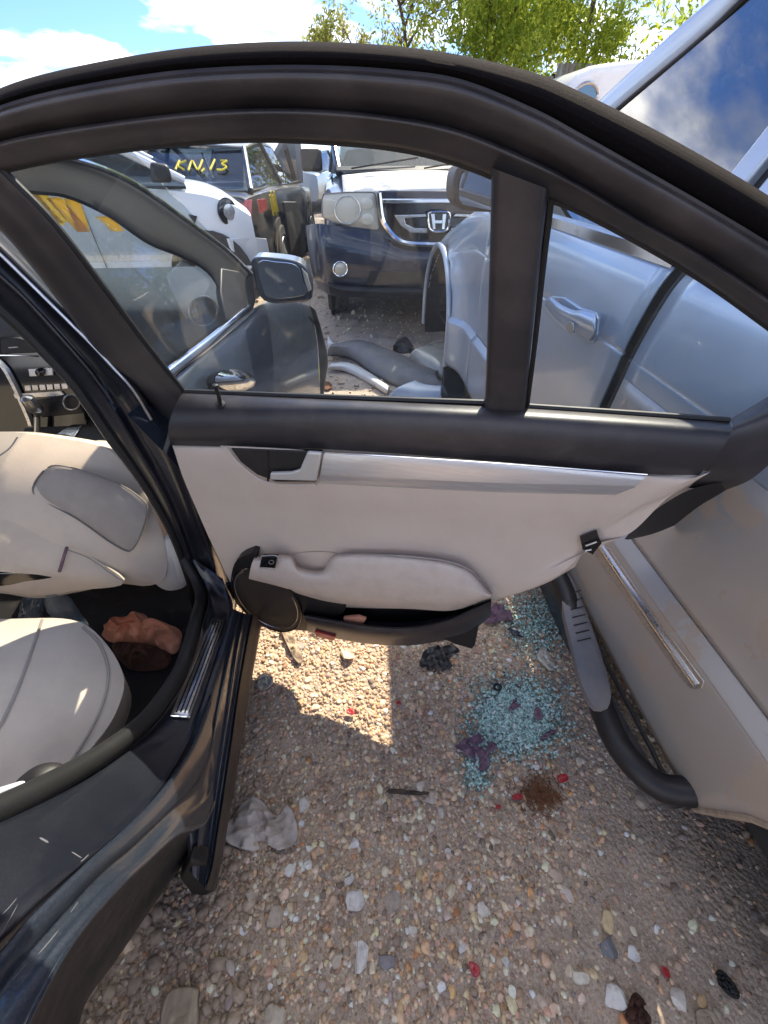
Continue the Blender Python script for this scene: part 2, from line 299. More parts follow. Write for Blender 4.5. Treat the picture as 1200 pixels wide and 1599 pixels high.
def loft(name, rows, mat, parent, n=48, closed=False, **kw):
    """rows: (plane, [pixels], offset); pixel polylines projected on their planes and skinned"""
    out = []
    eq = len(set(len(r[1]) for r in rows)) == 1
    for pl, pts, off in rows:
        offs = off if isinstance(off, (list, tuple)) else None
        C = smooth_path(pts, n, arc=not eq)
        if offs: oo = np.interp(np.linspace(0, 1, n), np.linspace(0, 1, len(offs)), offs); out.append([on(pl, p, q) for p, q in zip(C, oo)])
        else: out.append([on(pl, p, off) for p in C])
    return MB().grid(out).build(name, mat, parent, **kw)
def densify(rows3, m):
    """smooth interpolation between 3D rows"""
    A = np.array(rows3); k = len(A); ts = np.linspace(0, 1, m); return [catmull(A.reshape(k, -1), [t])[0].reshape(A.shape[1:]) for t in ts]
def sloft(name, rows, mat, parent, n=48, m=24, **kw):
    out = []; eq = len(set(len(r[1]) for r in rows)) == 1
    for pl, pts, off in rows:
        C = smooth_path(pts, n, arc=not eq); oo = np.interp(np.linspace(0, 1, n), np.linspace(0, 1, len(off)), off) if isinstance(off, (list, tuple)) else [off]*n
        out.append([on(pl, p, q) for p, q in zip(C, oo)])
    return MB().grid(densify(out, m)).build(name, mat, parent, **kw)
def pslab(name, pl, pts, off, thick, mat, parent, smooth_n=0, **kw):
    """outline on a plane, given real thickness behind it"""
    P = smooth_path(pts, smooth_n, closed=True) if smooth_n else pts
    return MB().slab([on(pl, p, off) for p in P], -pl[0]*thick).build(name, mat, parent, **kw)
def pdome(name, pl, pts, off, h, mat, parent, n=32, rings=6, base=.01, prof=.5, sharp=False, **kw):
    P = lin_path(list(pts)+[pts[0]], n+1)[:-1] if sharp else smooth_path(pts, n, closed=True)
    return MB().dome([on(pl, p, off) for p in P], pl[0], h, rings, base, prof).build(name, mat, parent, **kw)
def ptube(name, pl, pts, off, r, mat, parent, n=32, k=6, **kw):
    return MB().tube([on(pl, p, off) for p in smooth_path(pts, n)], r, k).build(name, mat, parent, **kw)
def ell(c, a, b, ang, n=28):
    ca, sa = math.cos(R(ang)), math.sin(R(ang)); return [(c[0]+a*math.cos(t)*ca-b*math.sin(t)*sa, c[1]+a*math.cos(t)*sa+b*math.sin(t)*ca) for t in np.linspace(0, 2*math.pi, n, endpoint=False)]
# ================================================================ GROUND
def gh(x, y):
    x = np.asarray(x, float); y = np.asarray(y, float)
    h = .006*np.sin(5.1*x+1.3*y)*np.sin(4.3*y-1.9*x+1)+.004*np.sin(13*x-7*y)*np.sin(11*y+5*x+2)+.0022*np.sin(31*x+17*y)*np.sin(29*y-13*x)
    far = np.clip((y-1.8)/2, 0, 1)
    h = h+far*(.02*np.sin(2.3*x+3.1*y)*np.sin(1.7*y-2.9*x+.6)+.012*np.sin(7.1*x)*np.sin(6.3*y+1)+.008*np.sin(17*x+9*y)*np.sin(15*y-11*x))
    fade = np.clip(1-(np.hypot(x, y)-14)/10, 0, 1)
    return h*fade
def axis_pts(lo, hi, step, far):
    a = np.arange(lo, hi+1e-6, step); g = step*np.cumprod(np.full(34, 1.32)); g = np.cumsum(g); g = g[g < far]
    return np.concatenate([lo-g[::-1], a, hi+g])
gx = axis_pts(-2.6, 2.2, .03, 300); gy = axis_pts(-.6, 6.5, .03, 300)
GX, GY = np.meshgrid(gx, gy); GZ = gh(GX, GY)
M('ground', (0.36, 0.285, 0.22), 0.95)
def ground_mat():
    m = MATS['ground']; t = m.node_tree; b = t.nodes['Principled BSDF']; tc = N(t, 'ShaderNodeTexCoord'); v = tc.outputs['Object']; ln = t.links.new
    def noise(sc, lo, hi, d=8):
        n = N(t, 'ShaderNodeTexNoise'); n.inputs['Scale'].default_value = sc; n.inputs['Detail'].default_value = d; n.inputs['Roughness'].default_value = .65
        ln(v, n.inputs['Vector']); r = N(t, 'ShaderNodeMapRange'); r.inputs[1].default_value = lo; r.inputs[2].default_value = hi; ln(n.outputs['Fac'], r.inputs[0]); return r.outputs[0]
    def mix(f, a, c2, bt='MIX'):
        x = N(t, 'ShaderNodeMixRGB'); x.blend_type = bt; ln(f, x.inputs[0]); ln(a, x.inputs[1]); x.inputs[2].default_value = (*c2, 1); return x.outputs[0]
    base = N(t, 'ShaderNodeRGB'); base.outputs[0].default_value = (.60, .475, .36, 1)
    c = mix(noise(2.2, .35, .65), base.outputs[0], (.47, .365, .28)); c = mix(noise(14, .45, .7), c, (.37, .29, .225)); c = mix(noise(130, .5, .66), c, (.62, .52, .43)); c = mix(noise(210, .55, .7), c, (.17, .14, .12))
    ln(c, b.inputs['Base Color'])
    n1 = N(t, 'ShaderNodeTexNoise'); n1.inputs['Scale'].default_value = 60; n1.inputs['Detail'].default_value = 10; n1.inputs['Roughness'].default_value = .75; ln(v, n1.inputs['Vector'])
    vo = N(t, 'ShaderNodeTexVoronoi'); vo.inputs['Scale'].default_value = 95; ln(v, vo.inputs['Vector'])
    ad = N(t, 'ShaderNodeMath', operation='SUBTRACT'); ln(n1.outputs['Fac'], ad.inputs[0]); ln(vo.outputs['Distance'], ad.inputs[1])
    bp = N(t, 'ShaderNodeBump'); bp.inputs['Strength'].default_value = .8; bp.inputs['Distance'].default_value = .008; ln(ad.outputs[0], bp.inputs['Height']); ln(bp.outputs[0], b.inputs['Normal'])
ground_mat()
mb = MB(); mb.grid(np.dstack([GX, GY, GZ]).reshape(len(gy), len(gx), 3))
ground = kind(mb.build('ground', 'ground', smooth=True, ang=180), 'structure')

# ---- stones ------------------------------------------------------
def ico(sub):
    bm = bmesh.new(); bmesh.ops.create_icosphere(bm, subdivisions=sub, radius=1); V = np.array([v.co[:] for v in bm.verts]); Fc = np.array([[v.index for v in f.verts] for f in bm.faces]); bm.free(); return V, Fc
def stone_templates(sub, n, amp, seed):
    V, Fc = ico(sub); T = []; r = np.random.default_rng(seed)
    for i in range(n):
        W = V.copy()
        for k in range(13):                                      # random facets cut off, so that stones have flats and edges
            d = r.normal(size=3); d /= np.linalg.norm(d); lim = r.uniform(.48, .86); s = W @ d; W -= np.outer(np.maximum(s-lim, 0), d)
        W *= (1+amp*r.normal(size=(len(W), 1)))
        T.append(W)
    return T, Fc
PAL = np.array([[.42, .35, .29], [.36, .29, .23], [.52, .45, .38], [.60, .55, .49], [.33, .30, .28], [.20, .18, .17], [.44, .31, .21], [.55, .43, .30], [.30, .22, .17], [.62, .59, .56], [.46, .33, .27], [.25, .24, .25], [.50, .27, .13], [.72, .69, .65]])
PAL = (PAL*.88+np.array([.46, .36, .27])*.12)*np.array([1.46, 1.32, 1.17])
PALP = np.array([16, 14, 12, 9, 9, 6, 8, 8, 7, 5, 6, 5, 1.5, 3]); PALP = PALP/PALP.sum()
def rotm(n, r):
    q = r.normal(size=(n, 4)); q /= np.linalg.norm(q, axis=1)[:, None]; w, x, y, z = q.T
    return np.stack([np.stack([1-2*(y*y+z*z), 2*(x*y-z*w), 2*(x*z+y*w)], 1), np.stack([2*(x*y+z*w), 1-2*(x*x+z*z), 2*(y*z-x*w)], 1), np.stack([2*(x*z-y*w), 2*(y*z+x*w), 1-2*(x*x+y*y)], 1)], 1)
def scatter(name, P, size, T, Fc, colors, mat, r, flat=.75, sink=.25, smooth=False):
    n = len(P); nv = len(T[0]); ids = r.integers(0, len(T), n); TT = np.stack(T)[ids]
    s = np.stack([size*r.uniform(.75, 1.25, n), size*r.uniform(.75, 1.1, n), size*r.uniform(flat*.6, flat, n)], 1)
    V = TT*s[:, None, :]; yaw = r.uniform(0, 6.28, n); tilt = r.normal(0, .28, n); ax = r.uniform(0, 6.28, n)
    cy, sy = np.cos(yaw), np.sin(yaw); V = np.stack([V[..., 0]*cy[:, None]-V[..., 1]*sy[:, None], V[..., 0]*sy[:, None]+V[..., 1]*cy[:, None], V[..., 2]], -1)
    V[..., 2] += (V[..., 0]*np.cos(ax)[:, None]+V[..., 1]*np.sin(ax)[:, None])*np.tan(tilt)[:, None]
    V += P[:, None, :]; V[..., 2] += (s[:, 2]*(1-2*sink))[:, None]
    F_ = (Fc[None]+(np.arange(n)*nv)[:, None, None]).reshape(-1, 3)
    me = bpy.data.meshes.new(name); me.vertices.add(n*nv); me.vertices.foreach_set('co', V.reshape(-1).astype(np.float32))
    me.loops.add(F_.size); me.loops.foreach_set('vertex_index', F_.reshape(-1).astype(np.int32)); me.polygons.add(len(F_))
    me.polygons.foreach_set('loop_start', (np.arange(len(F_))*3).astype(np.int32)); me.polygons.foreach_set('loop_total', np.full(len(F_), 3, np.int32))
    me.update(calc_edges=True); me.validate()
    if smooth: me.polygons.foreach_set('use_smooth', [True]*len(me.polygons))
    a = me.color_attributes.new('Col', 'FLOAT_COLOR', 'POINT'); cc = np.ones((n*nv, 4), np.float32); cc[:, :3] = np.repeat(colors, nv, axis=0); a.data.foreach_set('color', cc.reshape(-1))
    me.materials.append(MATS[mat]); o = bpy.data.objects.new(name, me); COL.objects.link(o); return o
def pal(n, r, bright=1.0):
    c = PAL[r.choice(len(PAL), n, p=PALP)]*r.uniform(.65, 1.3, (n, 1))*bright; return np.clip(c*r.uniform(.95, 1.05, (n, 3)), .02, .82)
T1, F1 = stone_templates(1, 10, .06, 3); T2, F2 = stone_templates(2, 10, .03, 4); T3, F3 = stone_templates(3, 8, .012, 5)
def dens(x, y):                                                  # sandy dirt on the right and at the wheel arch, gravel elsewhere
    v = .5+.5*np.sin(3.1*x+2.2*y+.8)*np.sin(2.7*y-3.3*x+1.9)
    d = .75+.4*v
    right = np.clip((x-.33-.20*np.sin(4*y)-.35*np.clip(y-.25, 0, 1))/.22, 0, 1)*(y < .42)
    left = np.clip((-x-.36)/.12, 0, 1)*.45
    return np.clip(d*(1-.8*right)*(1-left), .05, 1)
r = RNG
n = 78000; X = r.uniform(-1.0, 1.15, n); Y = r.uniform(-.5, 1.75, n); keep = r.random(n) < dens(X, Y); X, Y = X[keep], Y[keep]
sz = np.clip(r.lognormal(math.log(.0054), .40, len(X)), .0024, .0135)
kind(tag(scatter('gravel', np.stack([X, Y, gh(X, Y)], 1), sz, T1, F1, pal(len(X), r), 'stone', r, sink=.40), 'fine mixed tan and grey gravel covering the ground by the open door', 'gravel'), 'stuff')
n = 2600; X = r.uniform(-1.0, 1.15, n); Y = r.uniform(-.5, 1.75, n); keep = r.random(n) < dens(X, Y); X, Y = X[keep], Y[keep]
sz = np.clip(r.lognormal(math.log(.0088), .28, len(X)), .006, .015)
kind(tag(scatter('pebbles', np.stack([X, Y, gh(X, Y)], 1), sz, T2, F2, pal(len(X), r, 1.1), 'stone', r, smooth=False, sink=.36), 'coarser loose pebbles mixed through the gravel around the sedan', 'pebbles'), 'stuff')
n = 9000; X = r.uniform(-3.0, 3.4, n); Y = 1.6+r.uniform(0, 1, n)**1.5*9; sz = np.clip(r.lognormal(math.log(.014), .5, n), .006, .05)
kind(tag(scatter('rubble', np.stack([X, Y, gh(X, Y)], 1), sz, T1, F1, pal(n, r, 1.05), 'stone', r), 'dusty rubble strewn over the lane between the parked wrecks', 'rubble'), 'stuff')
# clods of dirt by the wheel arch
n = 2600; X = r.uniform(-.72, -.26, n); Y = r.uniform(-.2, .34, n); sz = np.clip(r.lognormal(math.log(.0062), .5, n), .003, .024)
kind(tag(scatter('dirt_clods', np.stack([X, Y, gh(X, Y)], 1), sz, T1, F1, np.clip(np.array([.46, .36, .275])*r.uniform(.8, 1.15, (n, 1)), 0, 1), 'stone', r, flat=.6), 'crumbly brown dirt clods under the rear wheel arch', 'dirt'), 'stuff')
# individual larger stones: (photo pixel, radius m, colour, label)
def one_stone(name, p, rad, col, T, Fc, seed, flat=.7, loc3=None):
    col = tuple(min(.82, q*1.15) for q in col); rr = np.random.default_rng(seed); P = on(PZ(0), p) if loc3 is None else np.array(loc3); P[2] = gh(P[0], P[1])
    o = scatter(name, np.zeros((1, 3)), np.array([rad]), [T[seed % len(T)]], Fc, np.array([col]), 'stone', rr, flat=flat, sink=.30, smooth=True)
    o.data.set_sharp_from_angle(angle=R(14)); o.location = P; return o
BIG = [((552, 1404), .030, (.60, .57, .54), 'pale cracked stone, largest one in the middle of the gravel'),
       ((612, 1405), .026, (.42, .36, .31), 'rounded tan stone just right of the large pale stone'),
       ((945, 940), .024, (.5, .42, .33), 'tan stone under the silver vehicle step'),
       ((541, 1022), .036, (.62, .50, .35), 'big rounded stone in the sunlit patch under the door'),
       ((950, 938+0), .02, (.45, .36, .3), None),
       ((475, 1258), .021, (.58, .54, .50), 'whitish stone beside the crumpled grey rag'),
       ((658, 1227), .019, (.56, .49, .41), 'flat beige stone by the dark stick'),
       ((672, 1248), .017, (.55, .48, .42), 'pinkish flat stone just below the beige one'),
       ((455, 1358), .019, (.66, .64, .61), 'long white stone left of centre on the gravel'),
       ((482, 1350), .015, (.68, .66, .63), 'small white stone right of the long white stone'),
       ((547, 1372), .013, (.66, .64, .62), 'white chip touching the top of the large pale stone'),
       ((565, 1495), .024, (.64, .62, .60), 'chalky white broken rock at the lower centre'),
       ((604, 1500), .020, (.24, .22, .23), 'dark oval stone right of the chalky white rock'),
       ((527, 1503), .018, (.44, .37, .30), 'tan angular stone left of the chalky white rock'),
       ((645, 1452), .015, (.55, .50, .44), 'upright cream stone below centre'),
       ((753, 1424), .016, (.60, .55, .49), 'pale bean-shaped stone right of centre'),
       ((948, 1437), .026, (.55, .43, .25), 'yellowish triangular stone at the lower right'),
       ((952, 1482), .024, (.17, .175, .19), 'blue-grey slate chip under the yellowish stone'),
       ((865, 1365), .020, (.48, .37, .29), 'wedge-shaped tan stone in the right gravel'),
       ((885, 1395), .018, (.56, .49, .43), 'beige stone left of the yellowish triangular stone'),
       ((905, 1525), .022, (.57, .53, .44), 'large cream stone at the lower right edge of the gravel'),
       ((958, 1560), .025, (.62, .60, .56), 'white quartz lump near the bottom right'),
       ((1060, 1560), .020, (.60, .56, .50), 'pale flat stone beside the yellow wood scrap'),
       ((990, 1492), .016, (.62, .61, .60), 'light grey pointed stone right of the slate chip'),
       ((495, 1075), .012, (.45, .40, .35), None), ((565, 1090), .015, (.50, .44, .37), 'flat grey stone in the sunlit patch'),
       ((470, 1010), .020, (.30, .27, .25), 'dark stone under the door speaker'),
       ((690, 1270), .014, (.5, .45, .4), None), ((1000, 1252), .022, (.50, .42, .33), 'tan lump by the end of the step tube'),
       ((430, 1435), .024, (.40, .33, .27), 'brown clod left of the white stones'), ((395, 1400), .022, (.42, .35, .29), 'brown lump beside the sedan sill'),
       ((430, 1590), .03, (.44, .38, .31), 'half-buried tan rock at the bottom edge'), ((720, 1480), .013, (.6, .58, .55), None), ((1010, 1380), .012, (.45, .4, .35), None),
       ((735, 1085), .014, (.55, .47, .38), None), ((780, 1210), .013, (.6, .55, .5), None), ((905, 1190), .013, (.55, .46, .36), None), ((700, 1330), .012, (.6, .57, .54), None),
       ((620, 1160), .013, (.5, .42, .33), None), ((660, 1060), .014, (.48, .42, .36), None), ((840, 1290), .012, (.52, .46, .40), None), ((790, 1500), .014, (.62, .6, .58), None), ((830, 1470), .013, (.48, .33, .22), None)]
for i, (p, rad, c, lab) in enumerate(BIG):
    o = one_stone('stone', p, rad, c, T3, F3, 40+i, flat=.62)
    tag(o, lab or 'loose thumb-sized stone lying on the gravel', 'stone', 'larger stones lying on the gravel' if lab else 'loose thumb-sized stones')
# a further few hundred pebbles that can be picked out singly
STG = []
rr = np.random.default_rng(99); k = 0
while k < 140:
    p = (rr.uniform(360, 1150), rr.uniform(1290, 1597)) if rr.random() < .75 else (rr.uniform(440, 860), rr.uniform(1030, 1290))
    P = on(PZ(0), p)
    if dens(P[0], P[1]) < .5 and rr.random() < .8: continue
    o = one_stone('pebble', p, float(np.clip(rr.lognormal(math.log(.0098), .22), .0075, .015)), pal(1, rr, 1.12)[0], T2, F2, 200+k, flat=.65)
    tag(o, 'loose pebble lying on top of the gravel', 'pebble', 'single pebbles lying on top of the gravel'); k += 1
# ---- teal crumbs of broken window glass
def crumbs(name, n, cpix, sx, sy, label, r):
    P = np.stack([r.normal(cpix[0], sx, n), r.normal(cpix[1], sy, n)], 1); Q = np.array([on(PZ(0), p) for p in P]); Q[:, 2] = gh(Q[:, 0], Q[:, 1])+.0085
    V = np.array([[x, y, z] for x in (-1, 1) for y in (-1, 1) for z in (-1, 1)], float); Fq = np.array([[0, 1, 3], [0, 3, 2], [4, 6, 7], [4, 7, 5], [0, 4, 5], [0, 5, 1], [2, 3, 7], [2, 7, 6], [0, 2, 6], [0, 6, 4], [1, 5, 7], [1, 7, 3]])
    T = [V*r.uniform(.7, 1.1, (8, 3)) for _ in range(8)]
    c = np.array([.27, .45, .41])*r.uniform(.6, 1.7, (n, 1))*np.array([1, 1, 1]); c = np.clip(c+r.uniform(0, .12, (n, 1)), 0, .8); w_ = r.random((n, 1)); c = np.where(w_ > .86, np.clip(c+.3, 0, .85), np.where(w_ < .18, c*.4, c))
    return kind(tag(scatter(name, Q, r.uniform(.0018, .0040, n), T, Fq, c, 'glass_crumb', r, flat=.9, sink=.1), label, 'broken glass'), 'stuff')
crumbs('glass_crumbs', 5200, (805, 1120), 33, 28, 'large pile of teal shattered window glass crumbs on the gravel', r)
crumbs('glass_crumbs', 1000, (835, 975), 26, 26, 'smaller scatter of teal glass crumbs near the vehicle step', r)
crumbs('glass_crumbs', 420, (745, 1195), 12, 24, 'thin trail of teal glass crumbs below the purple cloth', r)
# ================================================================ THE DARK SEDAN WITH ITS REAR DOOR OPEN
DL_L, DL_R = np.array([-.355, .804, .99]), np.array([.621, .523, 1.03])
_b = (DL_R-DL_L)/np.linalg.norm(DL_R-DL_L); _n = np.cross([0, 0, 1], _b); _n[2] = 0; _n /= np.linalg.norm(_n); _n = -_n if _n[1] > 0 else _n
_t = np.array([0, 0, 1])*math.cos(R(18))+_n*math.sin(R(18)); _nu = np.cross(_b, _t); _nu = -_nu if _nu[1] > 0 else _nu
D = (_n, float(_n @ DL_L)); U = (_nu, float(_nu @ DL_L))          # lower and upper plane of the open door
sedan = thing('sedan', 'dark dusty sedan at the left with its rear door swung open over the gravel', 'car', (-1.2, .9, 0))
# ---- rear door: outer skin, then everything on it
_do = lin_path([(288, 622), (300, 690), (352, 862), (395, 880), (560, 905), (720, 925), (835, 890), (960, 835), (1085, 742), (1135, 668), (288, 622)], 61)[:-1]
door = MB().grid([[on(D, p, -.035) for p in _do], [on(D, p, -.075) for p in _do]], True, True).build('rear_door', 'paint_dark', sedan, bevel=.006)
A_ = [(-70, 185), (0, 138), (100, 108), (250, 80), (380, 67), (500, 65), (620, 72), (720, 86), (830, 112), (900, 140), (1000, 190), (1100, 245), (1200, 305), (1300, 372)]
B_ = [(-70, 205), (0, 172), (100, 145), (250, 120), (380, 110), (500, 109), (620, 116), (720, 131), (830, 175), (900, 212), (1000, 268), (1100, 325), (1200, 385), (1300, 450)]
C_ = [(-70, 250), (0, 222), (100, 202), (250, 181), (380, 171), (500, 172), (620, 184), (720, 205), (830, 250), (900, 286), (1000, 345), (1100, 401), (1200, 466), (1300, 535)]
D_ = [(-70, 290), (0, 268), (100, 247), (250, 227), (380, 218), (500, 221), (620, 232), (720, 257), (830, 302), (900, 328), (1000, 380), (1100, 440), (1200, 512), (1300, 590)]
def mix(P, Q, t): return [tuple(np.array(a)*(1-t)+np.array(b)*t) for a, b in zip(P, Q)]
sloft('weather_seal', [(U, A_, -.05), (U, mix(A_, B_, .12), -.012), (U, mix(A_, B_, .5), .004), (U, mix(A_, B_, .9), -.004), (U, B_, -.016)], 'fuzzy_seal', door, n=90, m=14)
sloft('door_frame', [(U, B_, -.012), (U, mix(B_, C_, .04), .004), (U, mix(B_, C_, .2), .011), (U, mix(B_, C_, .6), .007), (U, mix(B_, C_, .9), -.004), (U, mix(B_, C_, .985), -.008)], 'plastic_brown', door, n=90, m=24)
sloft('inner_frame', [(U, mix(B_, C_, .97), -.008), (U, C_, .002), (U, mix(C_, D_, .13), .007), (U, mix(C_, D_, .4), .003), (U, mix(C_, D_, .96), -.006), (U, D_, -.028)], 'plastic_brown', door, n=90, m=24)
MB().tube([on(U, p, .002) for p in smooth_path(B_, 110)], .0032, 6).build('frame_bead', 'plastic_brown', door)
MB().tube([on(U, p, -.012) for p in smooth_path(mix(C_, D_, .97), 110)], .0042, 6).build('glass_channel', 'rubber_black', door)
# front upright of the window frame
E0 = [(-20, 235), (6, 267), (83, 346), (167, 454), (233, 542), (289, 613)]
E1 = [(-45, 262), (-8, 292), (66, 371), (146, 474), (212, 562), (281, 632)]
E2 = [(-75, 285), (-40, 312), (30, 385), (105, 482), (178, 580), (268, 660)]
E3 = [(-90, 290), (-60, 322), (12, 390), (88, 481), (166, 583), (262, 676)]
E3 = mix(E2, E3, .3)
sloft('upright_frame', [(U, E0, -.024), (U, mix(E0, E1, .15), -.004), (U, E1, .001), (U, mix(E1, E2, .5), .006), (U, E2, .003), (U, E3, -.02)], 'plastic_brown', door, n=40, m=20)
ptube('glass_run_seal', U, E0, -.01, .005, 'rubber_black', door)
bar_l = [(768, 262), (765, 400), (761, 530), (757, 640), (761, 652)]; bar_r = [(858, 296), (843, 420), (830, 540), (820, 640), (810, 652)]
sloft('window_divider', [(U, bar_l, -.02), (U, mix(bar_l, bar_r, .03), .008), (U, mix(bar_l, bar_r, .3), .013), (U, mix(bar_l, bar_r, .8), .012), (U, mix(bar_l, bar_r, .97), .006), (U, bar_r, -.02)], 'plastic_brown', door, n=30, m=20)
ptube('divider_seal', U, [(862, 300), (848, 420), (835, 540), (823, 638)], -.012, .004, 'rubber_black', door)
pslab('window_glass', U, [(-60, 225), (-20, 235), (120, 235), (380, 205), (600, 220), (775, 262), (764, 640), (284, 622), (160, 455), (0, 275)], -.024, .004, 'door_glass', door, smooth=False)
pslab('quarter_glass', U, [(855, 300), (1000, 370), (1110, 435), (1205, 505), (1245, 560), (1215, 622), (1140, 664), (820, 648)], -.024, .004, 'door_glass', door, smooth=False)
# belt trim
sloft('belt_trim', [(D, [(285, 611), (520, 621), (770, 631), (1000, 646), (1139, 656)], -.035), (D, [(284, 614), (520, 624), (770, 635), (1000, 650), (1141, 661)], -.004),
                    (D, [(272, 638), (520, 637), (770, 648), (1000, 663), (1143, 673)], .030), (D, [(264, 662), (520, 662), (770, 676), (1000, 690), (1130, 697)], .045),
                    (D, [(264, 683), (520, 688), (770, 706), (1000, 722), (1108, 725)], .044), (D, [(268, 695), (520, 702), (770, 720), (1000, 739), (1092, 742)], .028)], 'plastic_brown', door, n=60, m=30)
ptube('belt_seal', D, [(287, 611), (520, 620), (765, 629)], -.012, .0055, 'rubber_black', door)
ptube('belt_seal', D, [(822, 634), (1000, 646), (1139, 656)], -.012, .005, 'rubber_black', door)
MB().tube([on(D, (344, 632), .03), on(D, (342, 618), .034), on(D, (337, 605), .044)], [.0042, .0038, .0038], 10).lathe([(.0042, 0), (.006, .002), (.006, .005), (.002, .007)], on(D, (337, 605), .044), [0, 0, 1], 12).lathe([(.010, -.001), (.010, .001), (.006, .0025)], on(D, (344, 631), .026), [0, -.4, .9], 16).build('lock_pin', 'plastic_black', door)
# light door card
sloft('door_card', [(D, [(268, 692), (520, 701), (770, 719), (1000, 739), (1096, 736), (1110, 734)], .020), (D, [(272, 703), (520, 712), (770, 730), (990, 748), (1060, 752), (1108, 738)], .036),
                    (D, [(286, 745), (520, 766), (770, 782), (955, 795), (1030, 775), (1085, 752)], .030), (D, [(305, 790), (520, 806), (770, 824), (915, 832), (985, 805), (1040, 780)], .020),
                    (D, [(326, 838), (520, 848), (760, 868), (870, 870), (940, 850), (985, 832)], .024), (D, [(344, 876), (500, 890), (740, 905), (820, 902), (890, 874), (935, 848)], .034),
                    (D, [(358, 905), (490, 930), (710, 938), (790, 930), (870, 900), (912, 862)], .040), (D, [(366, 915), (490, 945), (705, 950), (770, 938), (850, 912), (898, 885)], .028)], 'door_card', door, n=90, m=50)
# recess with a clip at the card's rear edge
pslab('clip_recess', D, [(908, 848), (935, 838), (940, 848), (926, 866), (910, 858)], .046, .02, 'gloss_black', door)
ptube('clip', D, [(915, 852), (932, 846)], .050, .0022, 'satin_metal', door, n=6)
ptube('clip', D, [(914, 860), (924, 858)], .050, .002, 'satin_metal', door, n=6)
# handle and decor strip
pslab('handle_recess', D, [(360, 700), (425, 702), (503, 706), (494, 753), (432, 753), (402, 742), (376, 722)], .048, .012, 'plastic_black', door, bevel=.003)
ptube('recess_lip', D, [(352, 697), (372, 722), (400, 745), (432, 756), (494, 757)], .046, .0035, 'door_card', door, n=40)
pslab('cup_seam', D, [(418, 703), (420, 703), (420, 752), (417, 751)], .0495, .003, 'gloss_black', door)
MB().slab([on(D, p, .062) for p in [(480, 706), (503, 708), (494, 752), (421, 750), (422, 739), (455, 738), (468, 734)]], -_n*.010).build('pull_handle', 'satin_light', door, bevel=.004, seg=3)
sloft('decor_strip', [(D, [(506, 707), (750, 722), (1010, 742)], .036), (D, [(505, 709), (750, 724), (1009, 744)], .049), (D, [(501, 738), (750, 751), (995, 758)], .053), (D, [(500, 741), (750, 754), (990, 762)], .051), (D, [(498, 752), (750, 765), (966, 771)], .044), (D, [(497, 755), (750, 768), (962, 774)], .030)], 'silver_trim', door, n=50, m=18)
ptube('strip_edge', D, [(505, 706), (750, 721), (1011, 741)], .046, .0016, 'chrome', door)
ptube('strip_edge', D, [(345, 697), (430, 701), (505, 706)], .044, .002, 'door_card', door)
# armrest with pull cup
sloft('armrest', [(D, [(398, 867), (452, 866), (468, 884), (504, 888), (530, 865), (640, 868), (725, 884), (768, 926)], .025), (D, [(397, 872), (451, 871), (467, 888), (505, 893), (533, 871), (640, 874), (722, 889), (767, 927)], .064),
                  (D, [(393, 882), (447, 886), (476, 899), (512, 903), (560, 898), (642, 903), (718, 912), (767, 929)], .082), (D, [(390, 896), (442, 904), (488, 915), (530, 918), (575, 919), (645, 924), (712, 928), (767, 931)], .086),
                  (D, [(389, 903), (438, 914), (492, 927), (535, 934), (580, 938), (645, 941), (710, 942), (765, 934)], .080), (D, [(391, 905), (436, 918), (492, 935), (535, 943), (580, 948), (645, 951), (708, 953), (762, 936)], .060)], 'armrest_vinyl', door, n=110, m=44)
ptube('armrest_seam', D, [(530, 866), (640, 869), (723, 884), (768, 926)], .055, .0022, 'leather_dark', door, n=40)
pdome('pull_cup', D, [(455, 868), (470, 887), (503, 891), (528, 867), (510, 862), (480, 862)], .03, -.012, 'armrest_vinyl', door, base=.0)
pslab('window_switch', D, [(409, 869), (433, 870), (430, 888), (405, 886)], .086, .012, 'gloss_black', door, bevel=.002)
ptube('switch_rim', D, [(409, 868), (434, 869), (431, 889), (405, 887)], .0858, .0014, 'silver_trim', door, n=30)
MB().tube([on(D, p, .088) for p in ell((424, 878), 4, 3, 0, 10)]+[on(D, (428, 878), .088)], .0007, 5).build('switch_symbol', 'silver_trim', door)
# speaker and its housing
pdome('speaker_housing', D, [(400, 866), (384, 867), (369, 876), (362, 896), (361, 918), (368, 940), (390, 960), (425, 975), (465, 984), (500, 982), (525, 968), (540, 946), (505, 932), (455, 915), (415, 904), (394, 898)], .056, .010, 'plastic_black', door, n=60, rings=8, base=.045, prof=.30)
SP = ell((417, 937), 63, 37, 40, 40)
MB().dome([on(D, p, .072) for p in SP], _n, .003, 5, .03).build('speaker_cover', 'speaker_mesh', door)
MB().tube([on(D, p, .072) for p in ell((417, 937), 63, 37, 40, 48)+[ell((417, 937), 63, 37, 40, 48)[0]]], .0022, 8).build('speaker_rim', 'gloss_black', door)
_sr = ell((416, 936), 58, 33, 40, 60)
MB().tube([on(D, p, .0765) for p in _sr[50:]+_sr[:34]], .0014, 6).build('speaker_ring', 'satin_metal', door)
